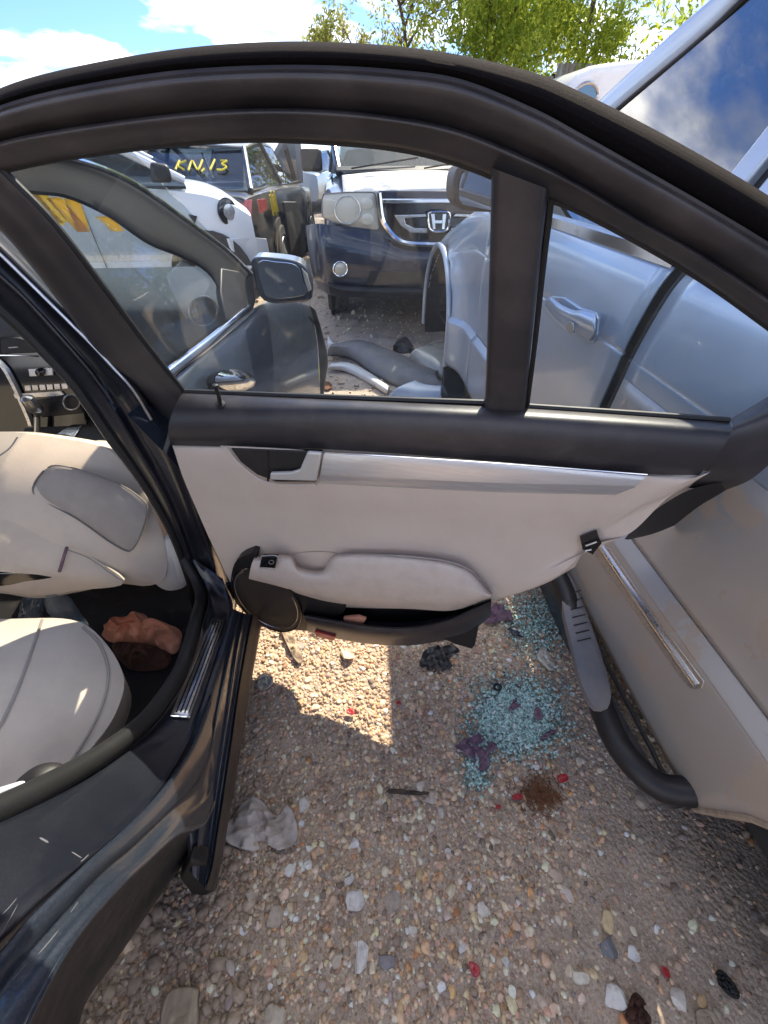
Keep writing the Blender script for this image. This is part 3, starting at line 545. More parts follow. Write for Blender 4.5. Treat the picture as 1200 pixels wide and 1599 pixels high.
# map pocket hanging below
K1 = [(474, 958), (520, 966), (580, 976), (640, 978), (700, 966), (735, 952), (768, 938)]
KT = [(478, 934), (530, 944), (580, 949), (640, 952), (700, 954), (735, 951), (765, 937)]
def dn(P, dy): return [(x, y+dy) for x, y in P]
K2 = [(480, 974), (523, 985), (580, 994), (640, 996), (700, 987), (735, 975), (767, 950)]
sloft('map_pocket', [(D, dn(KT, -10), .045), (D, KT, .022), (D, mix(KT, K1, .7), .014), (D, dn(K1, 3), .030), (D, dn(K1, 6), .060)], 'plastic_black', door, n=50, m=14)
sloft('pocket_lip', [(D, dn(K1, 4), .052), (D, K1, .070), (D, mix(K1, K2, .2), .088), (D, mix(K1, K2, .9), .095), (D, dn(K2, 9), .084), (D, dn(K2, 9), .070), (D, dn(K2, -24), .03)], 'plastic_brown', door, n=60, m=28)
pslab('torn_flap', D, [(676, 990), (700, 985), (736, 966), (768, 938), (764, 950), (749, 972), (742, 1008), (737, 1013), (712, 1006)], .085, .004, 'rubber_black', door, bevel=.001)
pslab('reflector', D, [(492, 986), (524, 995), (522, 1001), (494, 994)], .096, .01, 'red_plastic', door, bevel=.001)
# rear end of the door
sloft('shut_face', [(D, [(1140, 655), (1200, 619), (1310, 556)], -.03), (D, [(1143, 668), (1205, 650), (1310, 620)], .012), (D, [(1118, 708), (1205, 700), (1310, 690)], .02), (D, [(1094, 742), (1200, 748), (1310, 735)], .006), (D, [(1075, 762), (1160, 764), (1290, 740)], -.02)], 'plastic_brown', door, n=30, m=20)
sloft('door_edge', [(D, [(975, 842), (1000, 815), (1040, 785), (1085, 762), (1150, 748)], .0), (D, [(978, 842), (1010, 822), (1060, 796), (1110, 778), (1200, 752)], -.03), (D, [(980, 843), (1025, 832), (1080, 808), (1135, 780), (1215, 748)], -.07)], 'rubber_black', door, n=30, m=10)

# ---- B-pillar
pl = [(-60, 430), (0, 492), (33, 523), (100, 593), (133, 637), (167, 687), (200, 730), (233, 777), (267, 837), (293, 907), (305, 960)]
p2 = [(-60, 375), (0, 433), (45, 475), (125, 565), (150, 597), (175, 632), (212, 694), (250, 760), (282, 830), (305, 900), (318, 960)]
p1 = [(-60, 335), (0, 391), (60, 450), (140, 528), (180, 570), (213, 606), (240, 650), (270, 705), (302, 790), (330, 870), (340, 958)]
pr = [(-60, 300), (0, 350), (60, 408), (150, 515), (200, 585), (235, 635), (262, 683), (285, 738), (320, 815), (352, 893), (364, 955)]
sloft('b_pillar', [(PY(.842), mix(pl, p2, -.02), 0), (PY(.836), pl, 0), (PY(.826), mix(pl, p2, .5), 0), (PY(.822), mix(pl, p2, .93), 0), (PY(.815), p2, 0), (PY(.83), mix(p2, p1, .25), 0), (PY(.83), mix(p2, p1, .7), 0), (PY(.815), p1, 0), (PY(.82), mix(p1, pr, .3), 0), (PY(.86), mix(p1, pr, .75), 0), (PY(.90), pr, 0)], 'paint_shut', sedan, n=60, m=44)
MB().tube([on(PY(.830), p) for p in smooth_path(mix(pl, p2, .25), 50)], .012, 8).build('pillar_seal', 'rubber_black', sedan)
ptube('pillar_trim_edge', PY(.812), mix(p1, p2, .12)[:7], 0, .0035, 'satin_metal', sedan)  # metal tube added to draw the pillar's highlight line
ptube('pillar_trim_edge', PY(.812), mix(p2, p1, .08)[:6], 0, .003, 'plastic_brown', sedan)  # brown tube added along the second highlight line
pslab('hinge_cover', PY(.80), [(338, 918), (364, 914), (366, 948), (338, 952)], 0, .02, 'paint_navy', sedan, bevel=.003)
# ---- sill and rocker
S0 = [(276, 868), (298, 921), (292, 960), (283, 1000), (262, 1050), (214, 1110), (150, 1160), (80, 1200), (0, 1243), (-90, 1285)]
S1 = [(296, 868), (327, 930), (318, 980), (304, 1030), (285, 1075), (240, 1140), (180, 1190), (110, 1235), (0, 1288), (-90, 1325)]
Q1 = [(364, 950), (350, 1000), (334, 1050), (318, 1097), (288, 1175), (240, 1247), (185, 1302), (60, 1410), (-90, 1560)]
Q1 = [(350, 905)]+Q1
sm0 = mix(S0, S1, .5); sx0 = [-.56, -.505, -.475, -.47, -.47, -.48, -.49, -.50, -.51, -.52]
def vary(pts, xs, n):
    C = smooth_path(pts, n, arc=False); xx = np.interp(np.linspace(0, 1, n), np.linspace(0, 1, len(xs)), xs); return [on(PX(x), p) for x, p in zip(xx, C)]
c0 = vary(sm0, sx0, 70)
MB().tube(c0, np.interp(np.linspace(0, 1, 70), [0, .4, 1], [.014, .018, .021]), 12).build('door_seal', 'rubber_black', sedan)
rows = [vary(mix(S0, S1, .9), [-.56, -.50]+[-.47]*3+[-.48, -.49, -.5, -.51, -.52], 70), vary(S1, [-.54, -.48]+[-.462]*3+[-.47, -.475, -.48, -.49, -.5], 70), vary(mix(S1, Q1, .45), [-.50, -.45]+[-.43]*3+[-.435, -.44, -.44, -.44, -.44], 70), vary(mix(S1, Q1, .85), [-.46, -.42]+[-.41]*3+[-.41, -.41, -.41, -.40, -.40], 70), vary(Q1, [-.45, -.41]+[-.402]*3+[-.40, -.395, -.39, -.385, -.38], 70)]
rows.append(vary(mix(S1, Q1, 1.07), [-.47, -.44]+[-.43]*3+[-.43, -.425, -.42, -.42, -.42], 70))
MB().grid(densify(rows, 24)).build('door_shut', 'paint_shut', sedan)
Q2 = [(374, 956), (362, 1010), (350, 1070), (340, 1140), (325, 1215), (270, 1270), (200, 1340), (80, 1450), (-90, 1630)]
Q2 = Q2
R1 = [(382, 958), (372, 1010), (362, 1080), (352, 1150), (340, 1230), (330, 1300), (322, 1350), (318, 1385)]
rq1 = [(362, 950), (348, 1000), (332, 1050), (316, 1100), (300, 1150), (292, 1200), (290, 1270), (296, 1360)]
R2 = [(396, 960), (386, 1010), (374, 1080), (364, 1150), (352, 1230), (341, 1300), (332, 1355), (322, 1390)]
R3 = [(411, 962), (402, 1010), (390, 1080), (379, 1150), (366, 1230), (354, 1300), (344, 1355), (336, 1392)]
sloft('rocker_panel', [(PX(-.402), rq1, 0), (PX(-.392), mix(rq1, R1, .2), 0), (PX(-.383), mix(rq1, R1, .55), 0), (PX(-.378), mix(rq1, R1, .62), 0), (PX(-.376), mix(rq1, R1, .9), 0), (PX(-.370), R1, 0), (PX(-.371), mix(R1, R2, .35), 0), (PX(-.366), mix(R1, R2, .6), 0), (PX(-.365), R2, 0)], 'paint_dark', sedan, n=60, m=40)
sloft('rocker_skirt', [(PX(-.366), mix(R1, R2, .95), 0), (PX(-.360), R2, 0), (PX(-.360), mix(R2, R3, .5), 0), (PX(-.362), R3, 0), (PX(-.42), R3, 0)], 'brown_rubber', sedan, n=60, m=14)
pslab('rocker_end', plane((0, -1, .1), on(PX(-.365), (320, 1350))), [(296, 1345), (320, 1350), (338, 1392), (318, 1400), (298, 1396), (280, 1372)], 0, .03, 'rubber_black', sedan, bevel=.006)
# scuff plate
sc = [(331, 966), (352, 966), (297, 1120), (267, 1118)]
# ---- rear quarter and wheel arch
Q1b = [(330, 1080), (306, 1145), (284, 1188), (240, 1247), (192, 1295), (139, 1342), (49, 1428), (0, 1485), (-110, 1600)]
Qm = [(332, 1150), (318, 1195), (298, 1228), (258, 1268), (205, 1316), (150, 1362), (68, 1450), (10, 1518), (-90, 1660)]
Qn = [(334, 1200), (322, 1235), (302, 1258), (266, 1284), (212, 1340), (160, 1385), (86, 1468), (25, 1548), (-70, 1690)]
Ql = [(333, 1255), (322, 1280), (303, 1294), (274, 1303), (226, 1345), (180, 1388), (112, 1468), (42, 1592), (-20, 1740)]
def vr(pts, x0, x1): return vary(pts, [x0, x1], 60)
MB().grid(densify([vr(Q1b, -.398, -.385), vr(mix(Q1b, Qm, .12), -.386, -.372), vr(mix(Q1b, Qm, .6), -.378, -.366), vr(Qm, -.374, -.366), vr(mix(Qm, Qn, .3), -.378, -.372), vr(Qn, -.370, -.360), vr(mix(Qn, Ql, .35), -.364, -.352), vr(mix(Qn, Ql, .8), -.360, -.346), vr(Ql, -.362, -.347), vr(mix(Ql, Qn, -.06), -.385, -.37)], 48)).build('rear_quarter_panel', 'paint_dark', sedan)
QL2 = [(325, 1300), (312, 1318), (290, 1345), (262, 1382), (232, 1424), (180, 1500), (139, 1556), (120, 1610), (90, 1760)]
MB().grid(densify([vr(Ql, -.375, -.36), vr(mix(Ql, QL2, .15), -.40, -.39), vr(mix(Ql, QL2, .6), -.45, -.45), vr(QL2, -.46, -.47), vr(mix(Ql, QL2, .97), -.56, -.56)], 20)).build('wheel_arch_liner', 'grime', sedan)
MB().lathe([(.05, -.10), (.22, -.10), (.29, -.08), (.305, -.05), (.305, .05), (.29, .08), (.22, .09), (.05, .08)], (-.64, -.36, .29), (1, 0, 0), 40).build('rear_tyre', 'tyre', sedan)
MB().tube(vr(mix(Ql, Qn, .04), -.362, -.349), .0055, 8).build('arch_lip', 'paint_dark', sedan)
# scratches through to primer on the quarter
from mathutils.bvhtree import BVHTree
def surf(objs):
    Vv = []; Ff = []
    for o in objs:
        k = len(Vv); Vv += [v.co[:] for v in o.data.vertices]; Ff += [tuple(k+i for i in p.vertices) for p in o.data.polygons]
    return BVHTree.FromPolygons(Vv, Ff)
_bv = surf([c for c in sedan.children if c.name.split('.')[0] in ('door_shut', 'rear_quarter_panel', 'b_pillar', 'rocker_panel')])
def onto(p, lift=.0, bv=None):
    h = (bv or _bv).ray_cast(Vector(_C), Vector(ray(p)).normalized()); d = ray(p); d = d/np.linalg.norm(d); return np.array(h[0])-d*lift if h[0] is not None else None
_shut = surf([c for c in sedan.children if c.name.startswith('door_shut')])
def sq(u, v): a = np.array(sc[0])*(1-u)+np.array(sc[1])*u; b = np.array(sc[3])*(1-u)+np.array(sc[2])*u; return a*(1-v)+b*v
G = [[onto(sq(u, v), .006, _shut) for v in np.linspace(0, 1, 14)] for u in np.linspace(0, 1, 8)]
if all(q is not None for r_ in G for q in r_): scuff = MB().grid(G).build('scuff_plate', 'satin_metal', sedan, solid=.004, soff=0)
for t in (.2, .42, .64, .86):
    Q = [onto(sq(t, v), .0085, _shut) for v in np.linspace(.03, .96, 10)]
    MB().tube([q for q in Q if q is not None], .0019, 6).build('scuff_rib', 'gloss_black', sedan)
MB().tube([q for q in (onto(sq(u, 1.0), .008, _shut) for u in np.linspace(0, 1, 6)) if q is not None], .002, 6).build('scuff_end', 'chrome', sedan)
for a, b, w in [((62, 1308), (76, 1316), .0020), ((112, 1330), (128, 1340), .0010), ((126, 1346), (139, 1334), .0012), ((4, 1428), (27, 1402), .0007), ((0, 1462), (28, 1412), .0006), ((60, 1490), (92, 1452), .0010), ((110, 1425), (122, 1408), .0008), ((250, 722), (268, 738), .0006), ((262, 728), (274, 728), .0005), ((325, 1120), (331, 1128), .0012), ((20, 1530), (45, 1500), .0006)]:
    hits = []
    for q in np.linspace(0, 1, 7):
        p = np.array(a)*(1-q)+np.array(b)*q+(q*(1-q))*np.array([2.0, 1.5]); h = _bv.ray_cast(Vector(_C), Vector(ray(p)).normalized())
        if h[0] is not None: hits.append(np.array(h[0]))
    if len(hits) > 3: MB().tube(hits, [w*.15]+[w*.7]*(len(hits)-2)+[w*.15], 5).build('paint_scratch', 'primer', sedan)
# ---- cabin shell
MB().grid(densify([[(x, y, 1.40+z) for y, z in zip(np.linspace(-.7, 1.55, 30), .05*np.sin(np.linspace(.5, 2.75, 30))-.02)] for x, z in [(-.60, 0)]]+[[(x, y, 1.405+zz+z) for y, z in zip(np.linspace(-.7, 1.55, 30), .05*np.sin(np.linspace(.5, 2.75, 30))-.02)] for x, zz in [(-.9, .03), (-1.25, .04), (-1.6, .03), (-1.92, 0)]], 16)).build('roof', 'paint_dark', sedan, solid=.03)
MB().slab([(-.50, .34, .16), (-.47, 1.2, .16), (-.47, 1.75, .20), (-2.0, 1.75, .20), (-2.0, .34, .16)], (0, 0, -.04)).build('floor', 'carpet', sedan)
MB().slab([(-2.06, -.7, .2), (-2.06, 2.2, .2), (-2.06, 2.2, .98), (-2.06, -.7, 1.02)], (-.08, 0, 0)).build('far_side', 'plastic_black', sedan)
for y in (-.62, .85, 1.9):
    MB().slab([(-2.04, y-.05, 1.0), (-2.04, y+.06, 1.0), (-1.92, y+.0 if y < 1.5 else y-.42, 1.42), (-1.92, y-.08 if y < 1.5 else y-.5, 1.42)], (-.05, 0, 0)).build('far_pillar', 'plastic_black', sedan)
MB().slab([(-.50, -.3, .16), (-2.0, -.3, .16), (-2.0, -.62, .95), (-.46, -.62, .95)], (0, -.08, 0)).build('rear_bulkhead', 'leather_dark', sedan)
MB().slab([(-.55, 2.32, .97), (-1.98, 2.32, .97), (-1.88, 1.55, 1.40), (-.62, 1.55, 1.40)], (0, .004, .006)).build('windshield', 'car_glass', sedan, smooth=False)
MB().slab([(-.30, 1.9, .2), (-.44, 1.9, .9), (-2.05, 1.9, .9), (-2.05, 1.9, .2)], (0, .06, 0)).build('firewall', 'plastic_black', sedan)
# ---- rear seat
Sq = plane((.35, -.15, .92), on(PZ(.50), (110, 1080)))
cush = pdome('rear_seat', Sq, [(-160, 985), (-60, 970), (30, 966), (100, 966), (138, 978), (170, 1010), (190, 1045), (194, 1075), (178, 1120), (150, 1160), (120, 1192), (104, 1208), (70, 1228), (0, 1250), (-120, 1290), (-200, 1150)], -.05, .075, 'leather', sedan, n=80, rings=14, base=.16, prof=.42)
def on_dome(path, lift=.004):
    V = np.array(cush.data.vertices[0].co) if 0 else np.array([v.co[:] for v in cush.data.vertices]); out = []
    from mathutils.bvhtree import BVHTree
    bv = BVHTree.FromPolygons([v.co[:] for v in cush.data.vertices], [p.vertices[:] for p in cush.data.polygons])
    for p in smooth_path(path, 50):
        h = bv.ray_cast(Vector(_C), Vector(ray(p)).normalized())
        if h[0] is not None: out.append(np.array(h[0])-np.array(ray(p))*lift)
    return out
for path in ([(66, 968), (52, 1010), (30, 1070), (5, 1125), (-20, 1165)], [(130, 979), (156, 1005), (170, 1048), (162, 1095), (142, 1140), (112, 1188)]):
    MB().tube(on_dome(path), .0032, 6).build('seat_seam', 'leather_dark', cush)
pdome('belt_buckle', plane((.3, -.5, .8), on(PZ(.52), (60, 1210))), [(20, 1228), (50, 1200), (85, 1193), (104, 1205), (95, 1225), (40, 1240)], .02, .02, 'plastic_black', sedan)
pslab('seat_trim_bar', plane((.3, -.5, .8), on(PZ(.52), (40, 1230))), [(-60, 1250), (30, 1222), (86, 1208), (90, 1224), (30, 1242), (-60, 1275)], .03, .015, 'white_plastic', sedan, bevel=.005, seg=3)
# ---- front seat (seen from behind)
FS = plane((.22, -.84, .50), (-.62, .95, .62))
fs_out = [(-180, 700), (-100, 680), (0, 674), (60, 679), (140, 692), (175, 706), (205, 742), (233, 783), (252, 830), (262, 870), (256, 905), (228, 915), (185, 912), (120, 925), (60, 934), (0, 926), (-120, 915), (-220, 850)]
seat = pdome('front_seat', FS, fs_out, -.05, .07, 'leather', sedan, n=90, rings=14, base=.10, prof=.40)
SPn = [(75, 730), (95, 727), (140, 738), (190, 758), (222, 780), (230, 795), (222, 830), (208, 857), (197, 860), (170, 845), (120, 810), (70, 783), (52, 768), (58, 748)]
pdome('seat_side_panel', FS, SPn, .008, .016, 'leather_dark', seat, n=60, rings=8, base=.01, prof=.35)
MB().tube([on(FS, p, .012) for p in smooth_path(SPn, 70, closed=True)], .0022, 6).build('panel_seam', 'grey_plastic', seat)
pdome('map_net', FS, [(-140, 815), (0, 792), (60, 815), (100, 842), (140, 868), (195, 910), (120, 922), (60, 930), (0, 922), (-140, 900)], .008, .03, 'leather', seat, n=70, rings=8, base=.01, prof=.5)
pdome('pocket_opening', FS, [(-100, 860), (0, 885), (60, 890), (84, 893), (80, 902), (40, 908), (0, 915), (-100, 915)], .03, .006, 'gloss_black', seat, n=40, rings=4, base=.004)
ptube('pocket_strap', FS, [(105, 854), (100, 870), (93, 893)], .05, .004, 'purple_cloth', seat, n=10)
ptube('pocket_hem', FS, [(105, 858), (140, 872), (180, 900), (196, 908)], .03, .0022, 'leather_dark', seat)
ptube('seat_seam', FS, [(28, 682), (15, 700), (-5, 715), (-30, 735)], .055, .0018, 'leather_dark', seat, n=16)
rc = plane((.35, -.9, .2), on(PY(.88), (262, 880)))
pdome('recliner_cover', rc, [(240, 858), (262, 842), (285, 850), (297, 890), (290, 915), (262, 922), (240, 908), (234, 882)], .0, .022, 'white_plastic', sedan, n=40, rings=7, base=.03, prof=.4)
pdome('recliner_cap', rc, [(268, 862), (286, 858), (296, 885), (290, 908), (276, 905), (268, 885)], .016, .008, 'white_plastic', sedan, n=30, base=.005)
MB().slab([(-.62, 1.0, .22), (-1.12, 1.0, .22), (-1.12, 1.55, .30), (-.62, 1.55, .30)], (0, 0, .22)).build('front_seat_cushion', 'leather', sedan, bevel=.06, seg=4)
# second front seat, on the driver's side
MB().slab([(-1.38, 1.12, .30), (-1.92, 1.12, .30), (-1.90, .86, 1.0), (-1.42, .86, 1.0)], (0, .14, .04)).build('driver_seat', 'leather', sedan, bevel=.06, seg=4)
pdome('armrest_lid', plane((0, -.3, 1), on(PY(1.25), (160, 705))), [(118, 702), (150, 688), (178, 692), (196, 710), (200, 730), (178, 728), (150, 715)], 0, .02, 'leather', sedan, n=30, base=.05)
# ---- dashboard, centre stack and gear lever
MB().grid(densify([[(x, y, z) for x in np.linspace(-.46, -2.04, 20)] for y, z in [(1.80, .60), (1.66, .66), (1.62, .80), (1.64, .90), (1.70, .94), (1.90, .955), (2.30, .95)]], 24)).build('dashboard', 'dash_vinyl', sedan)
CS = plane((0, -.92, .38), (-1.25, 1.56, .70))
MB().slab([on(CS, p, 0) for p in [(-60, 515), (40, 517), (95, 560), (132, 640), (140, 680), (60, 720), (-60, 720)]], -CS[0]*.1).build('centre_stack', 'gloss_black', sedan, bevel=.006)
ptube('stack_trim', CS, [(-40, 540), (0, 566), (20, 595), (45, 650), (50, 665)], .008, .012, 'satin_metal', sedan, n=24)
ptube('vent_trim', CS, [(-30, 556), (5, 555), (56, 556)], .008, .003, 'chrome', sedan, n=10)
pslab('air_vent', CS, [(2, 530), (22, 528), (50, 535), (56, 550), (2, 552)], .012, .01, 'plastic_black', sedan, bevel=.002)
ptube('vent_tab', CS, [(14, 543), (28, 542)], .016, .002, 'silver_trim', sedan, n=4)
pslab('radio_button', CS, [(44, 576), (82, 574), (83, 586), (46, 588)], .010, .008, 'silver_trim', sedan, bevel=.002)
pdome('radio_knob', CS, ell((62, 581), 7, 7, 0, 16), .018, .006, 'gloss_black', sedan, n=20, base=.012)
for k in range(6): pslab('climate_button', CS, [(38+k*11.5, 602-k*.6), (47.5+k*11.5, 601.6-k*.6), (49+k*11.5, 610-k*.6), (39.5+k*11.5, 610.6-k*.6)], .010, .006, 'satin_metal', sedan, bevel=.001)
pslab('stack_lower_trim', CS, [(20, 615), (95, 610), (102, 618), (24, 623)], .008, .01, 'satin_metal', sedan, bevel=.002)
pslab('control_panel', CS, [(55, 625), (100, 616), (122, 620), (130, 645), (65, 652)], .010, .01, 'plastic_black', sedan, bevel=.003)
MB().tube([on(CS, p, .022) for p in ell((112, 628), 13, 12, 0, 24)+[ell((112, 628), 13, 12, 0, 24)[0]]], .003, 6).build('control_dial', 'satin_metal', sedan)
CT = plane((0, -.25, .97), (-1.25, 1.40, .52))
pslab('centre_console', CT, [(40, 655), (130, 648), (215, 660), (230, 735), (150, 760), (20, 740)], 0, .1, 'plastic_black', sedan, bevel=.01)
for k in range(5): pslab('console_slat', CT, [(70+k*9, 690-k*1), (112+k*3, 663), (116+k*3, 664), (76+k*9, 692-k)], .008, .006, 'chrome', sedan, bevel=.001)
MB().tube([on(CT, (58, 680), .0), on(CT, (58, 650), .06), on(CT, (58, 640), .10)], [.012, .010, .014], 10).lathe([(.012, -.02), (.024, .0), (.026, .03), (.022, .055), (.008, .065)], on(CT, (58, 640), .09), (0, -.2, 1), 16).build('gear_lever', 'satin_metal', sedan)
# ---- closed front door of the sedan, seen through the open door's window
fd = np.array([.155, 1, -.04]); fn = np.array([1, -.155, 0.]); FD = plane(fn, (-.456, .975, .95)); FU = plane((.95, -.147, .31), (-.456, .975, .95))
F0 = [(200, 648), (262, 594), (330, 537), (396, 485), (440, 470), (485, 478)]; F1 = [(230, 680), (290, 622), (360, 570), (420, 530), (455, 512), (491, 503)]
F2 = [(270, 720), (330, 660), (400, 620), (440, 592), (470, 565), (496, 542)]; F3 = [(330, 790), (400, 720), (440, 682), (468, 655), (487, 630), (500, 606)]
fdoor = sloft('front_door', [(FD, mix(F0, F1, -.06), -.02), (FD, F0, .0), (FD, mix(F0, F1, .5), .018), (FD, F1, .03), (FD, mix(F1, F2, .5), .045), (FD, F2, .05), (FD, F3, .04), (FD, mix(F2, F3, 1.5), .02)], 'paint_dark', sedan, n=50, m=30)
sloft('door_end', [(FD, [(484, 477), (491, 503), (497, 542), (500, 606), (498, 640)], .03), (FD, [(494, 486), (504, 520), (512, 560), (508, 600), (504, 640)], .045), (FD, [(490, 490), (500, 520), (508, 560), (503, 600), (500, 640)], -.03)], 'rubber_black', fdoor, n=20, m=8)
sloft('belt_chrome', [(FD, [(255, 578), (325, 525), (388, 474)], .002), (FD, [(263, 582), (330, 528), (392, 476)], .012), (FD, [(275, 588), (338, 536), (398, 484)], .012), (FD, [(278, 590), (340, 539), (400, 487)], .0)], 'chrome', fdoor, n=30, m=10)
g0 = [(-30, 215), (60, 232), (112, 246), (167, 264), (221, 292), (292, 343), (354, 389), (394, 428)]
g1 = [(-30, 290), (46, 302), (104, 309), (167, 337), (229, 379), (283, 402), (325, 427), (352, 470)]
sloft('window_frame', [(FU, mix(g0, g1, -.05), -.03), (FU, g0, .006), (FU, mix(g0, g1, .1), .012), (FU, mix(g0, g1, .3), .008), (FU, mix(g0, g1, .95), .004), (FU, g1, -.02)], 'trim_matte', fdoor, n=60, m=20)
ptube('frame_trim', FU, [(40, 228), (112, 247), (167, 265), (221, 293), (292, 344), (354, 390), (393, 428)], .012, .005, 'chrome', fdoor, n=50)
pslab('mirror_base', FU, [(346, 418), (394, 427), (400, 470), (396, 484), (354, 500), (345, 455)], .01, .02, 'plastic_black', fdoor, bevel=.004)
pslab('front_glass', FU, [(20, 296), (104, 305), (167, 332), (229, 374), (283, 398), (325, 424), (350, 468), (392, 478), (262, 582), (180, 640), (90, 420)], -.006, .004, 'car_glass', fdoor, smooth=False)
hd = pdome('door_handle', FD, ell((368, 594), 32, 17, 4, 30), .05, .025, 'chrome', fdoor, n=36, rings=7, base=.0)
pdome('handle_cup', FD, ell((362, 598), 40, 20, 4, 30), .046, .006, 'gloss_black', fdoor, n=36, base=.0)
MY = PY(1.68)
mir = pslab('side_mirror', MY, [(394, 404), (430, 403), (468, 410), (480, 425), (487, 450), (486, 468), (470, 472), (424, 474), (404, 460), (396, 430)], 0, .10, 'paint_dark', sedan, smooth_n=40, bevel=.008)
pslab('mirror_glass', plane((.16, -1, -.16), on(PY(1.662), (440, 440))), [(404, 410), (432, 409), (464, 415), (474, 440), (477, 460), (428, 466), (412, 455)], .012, .004, 'mirror_glass', mir, smooth_n=30, bevel=.001)
pslab('indicator_lamp', MY, [(471, 418), (480, 428), (487, 452), (482, 456), (476, 440)], .006, .03, 'lens', mir, bevel=.002)
# front seat top and steering column hints in the front cabin
pdome('dash_vent', plane((.3, -1, .1), (-.60, 1.615, .87)), ell((318, 486), 21, 22, 0, 24), .0, .008, 'gloss_black', sedan, n=30, base=.02)
MB().tube([on(plane((.3, -1, .1), (-.60, 1.615, .87)), p, .006) for p in ell((318, 486), 22, 23, 0, 30)+[ell((318, 486), 22, 23, 0, 30)[0]]], .004, 8).build('vent_ring', 'satin_metal', sedan)
# yellow yard marking on the windshield
WS = plane((0, .487, .873), (-1.2, 1.55, 1.408))
for pts, mt in [([(46, 300), (70, 328), (92, 350)], 'mark_yellow'), ([(84, 308), (108, 335), (131, 361)], 'mark_orange'), ([(112, 310), (122, 336), (131, 361)], 'mark_orange'), ([(62, 303), (82, 328), (98, 346)], 'mark_yellow'), ([(160, 338), (172, 347), (184, 360)], 'mark_orange')]:
    P = [on(WS, p, .012) for p in smooth_path(pts, 10)]
    MB().grid([[q+np.array([-.026, 0, 0]) for q in P], [q+np.array([.026, 0, 0]) for q in P]]).build('yard_marking', mt, sedan, solid=.003)
# ================================================================ SILVER SUV ON THE RIGHT
TX = .715
suv = thing('utility_vehicle', 'tall dusty silver utility vehicle standing along the right side, front wheel missing', 'car', (1.7, 1.6, 0))
PROF = [(.20, .76), (.27, .722), (.34, .712), (.44, .706), (.53, .702), (.560, .7022), (.564, .7028), (.568, .704), (.582, .7155), (.596, .727), (.600, .7285), (.604, .729), (.66, .730), (.80, .722), (.93, .716), (.972, .714), (.978, .719), (.984, .714), (1.06, .718), (1.13, .728), (1.17, .744)]
def prof_rows(y0, y1, z0=None, z1=None, n=24, dx=0, wheel=None):
    rows = []
    for z, x in PROF:
        if z0 is not None and z < z0-.001: continue
        if z1 is not None and z > z1+.001: continue
        rows.append([(x+dx(y, z) if callable(dx) else x+dx, y, z) for y in np.linspace(y0, y1, n)])
    return rows
def arch_cut(z, yc, r): return math.sqrt(max(r*r-(z-.30)**2, 0))
def side_panel(name, mat, ys0, ys1, zlo=.249, **kw):
    """panel between two edges given as functions of z"""
    rows = [[(x, y, z) for y in np.linspace(ys0(z), ys1(z), 26)] for z, x in PROF if z >= zlo]
    return MB().grid(densify(rows, 60)).build(name, mat, suv, solid=.006, **kw)
gapc = lambda z: .93+.10*max(0, (1.17-z))**1.3                  # slanted, slightly open seam between the two doors
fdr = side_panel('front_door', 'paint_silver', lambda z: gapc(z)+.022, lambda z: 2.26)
RD0 = lambda z: .127-.24*min(.25, max(0, z-.25))+(-.35*min(1, max(0, (z-.50)/.4)))
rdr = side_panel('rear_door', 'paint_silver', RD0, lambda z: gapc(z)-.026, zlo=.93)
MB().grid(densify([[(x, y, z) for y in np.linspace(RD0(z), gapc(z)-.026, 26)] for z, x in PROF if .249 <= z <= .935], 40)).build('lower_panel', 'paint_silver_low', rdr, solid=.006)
MB().grid(densify([[(x+.035, y, z) for y in (gapc(z)-.05, gapc(z), gapc(z)+.05)] for z, x in PROF], 30)).build('door_gap', 'rubber_black', suv)
MB().tube([(x-.002 if z > .3 else x, gapc(z)-.018, z) for z, x in PROF if z > .3], .0065, 8).build('door_seal', 'rubber_black', suv)
def fender_dx(y, z):
    d = math.hypot(y-3.15, z-.42); return -.055*math.exp(-((d-.50)/.11)**2)*(1 if z < .98 else max(0, 1-(z-.98)/.08))
rows = []
for z, x in PROF:
    if z < .25: continue
    ys = np.linspace(2.27, 3.62, 50); rows.append([(x+fender_dx(y, z), y, .25+(z-.25)*(1-.36*max(0, (y-2.45)/1.17)**1.2)) for y in ys])
A = np.array(densify(rows, 60)); m, n_ = A.shape[:2]; V = A.reshape(-1, 3); Fs = []
for i in range(m-1):
    for j in range(n_-1):
        q = [i*n_+j, i*n_+j+1, (i+1)*n_+j+1, (i+1)*n_+j]; c = V[q].mean(0)
        if math.hypot(c[1]-3.15, c[2]-.42) > .47 and not (c[2] < .42 and abs(c[1]-3.15) < .47): Fs.append(tuple(q))
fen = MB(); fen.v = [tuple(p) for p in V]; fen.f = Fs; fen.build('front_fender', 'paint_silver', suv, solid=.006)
ring = [(.665-.004, 3.15+.475*math.cos(a), .42+.475*math.sin(a)) for a in np.linspace(0, math.pi, 40)]; ring = [(.665, 3.625, .25)]+ring+[(.665, 2.675, .25)]
MB().tube(ring, .017, 8).build('arch_lip', 'paint_silver', suv)
MB().grid([[(x, 3.15+.47*math.cos(a), .42+.47*math.sin(a)) for a in np.linspace(-.5, math.pi+.5, 40)] for x in (.67, .9, 1.1)]).build('wheel_arch_liner', 'plastic_black', suv)
MB().lathe([(.02, -.06), (.16, -.06), (.17, .0), (.165, .04)], (.98, 3.15, .38), (1, 0, 0), 24).build('brake_disc', 'grime', suv)
MB().slab([(1.1, 2.5, .15), (1.1, 3.6, .15), (1.1, 3.6, .84), (1.1, 2.5, 1.0)], (.02, 0, 0)).build('inner_wing', 'plastic_black', suv)
MB().grid(densify([[(x+.05, y, z) for y in np.linspace(-.6, 2.3, 10)] for z, x in PROF if z > .3], 20)).build('inner_lining', 'inner_lining', suv)
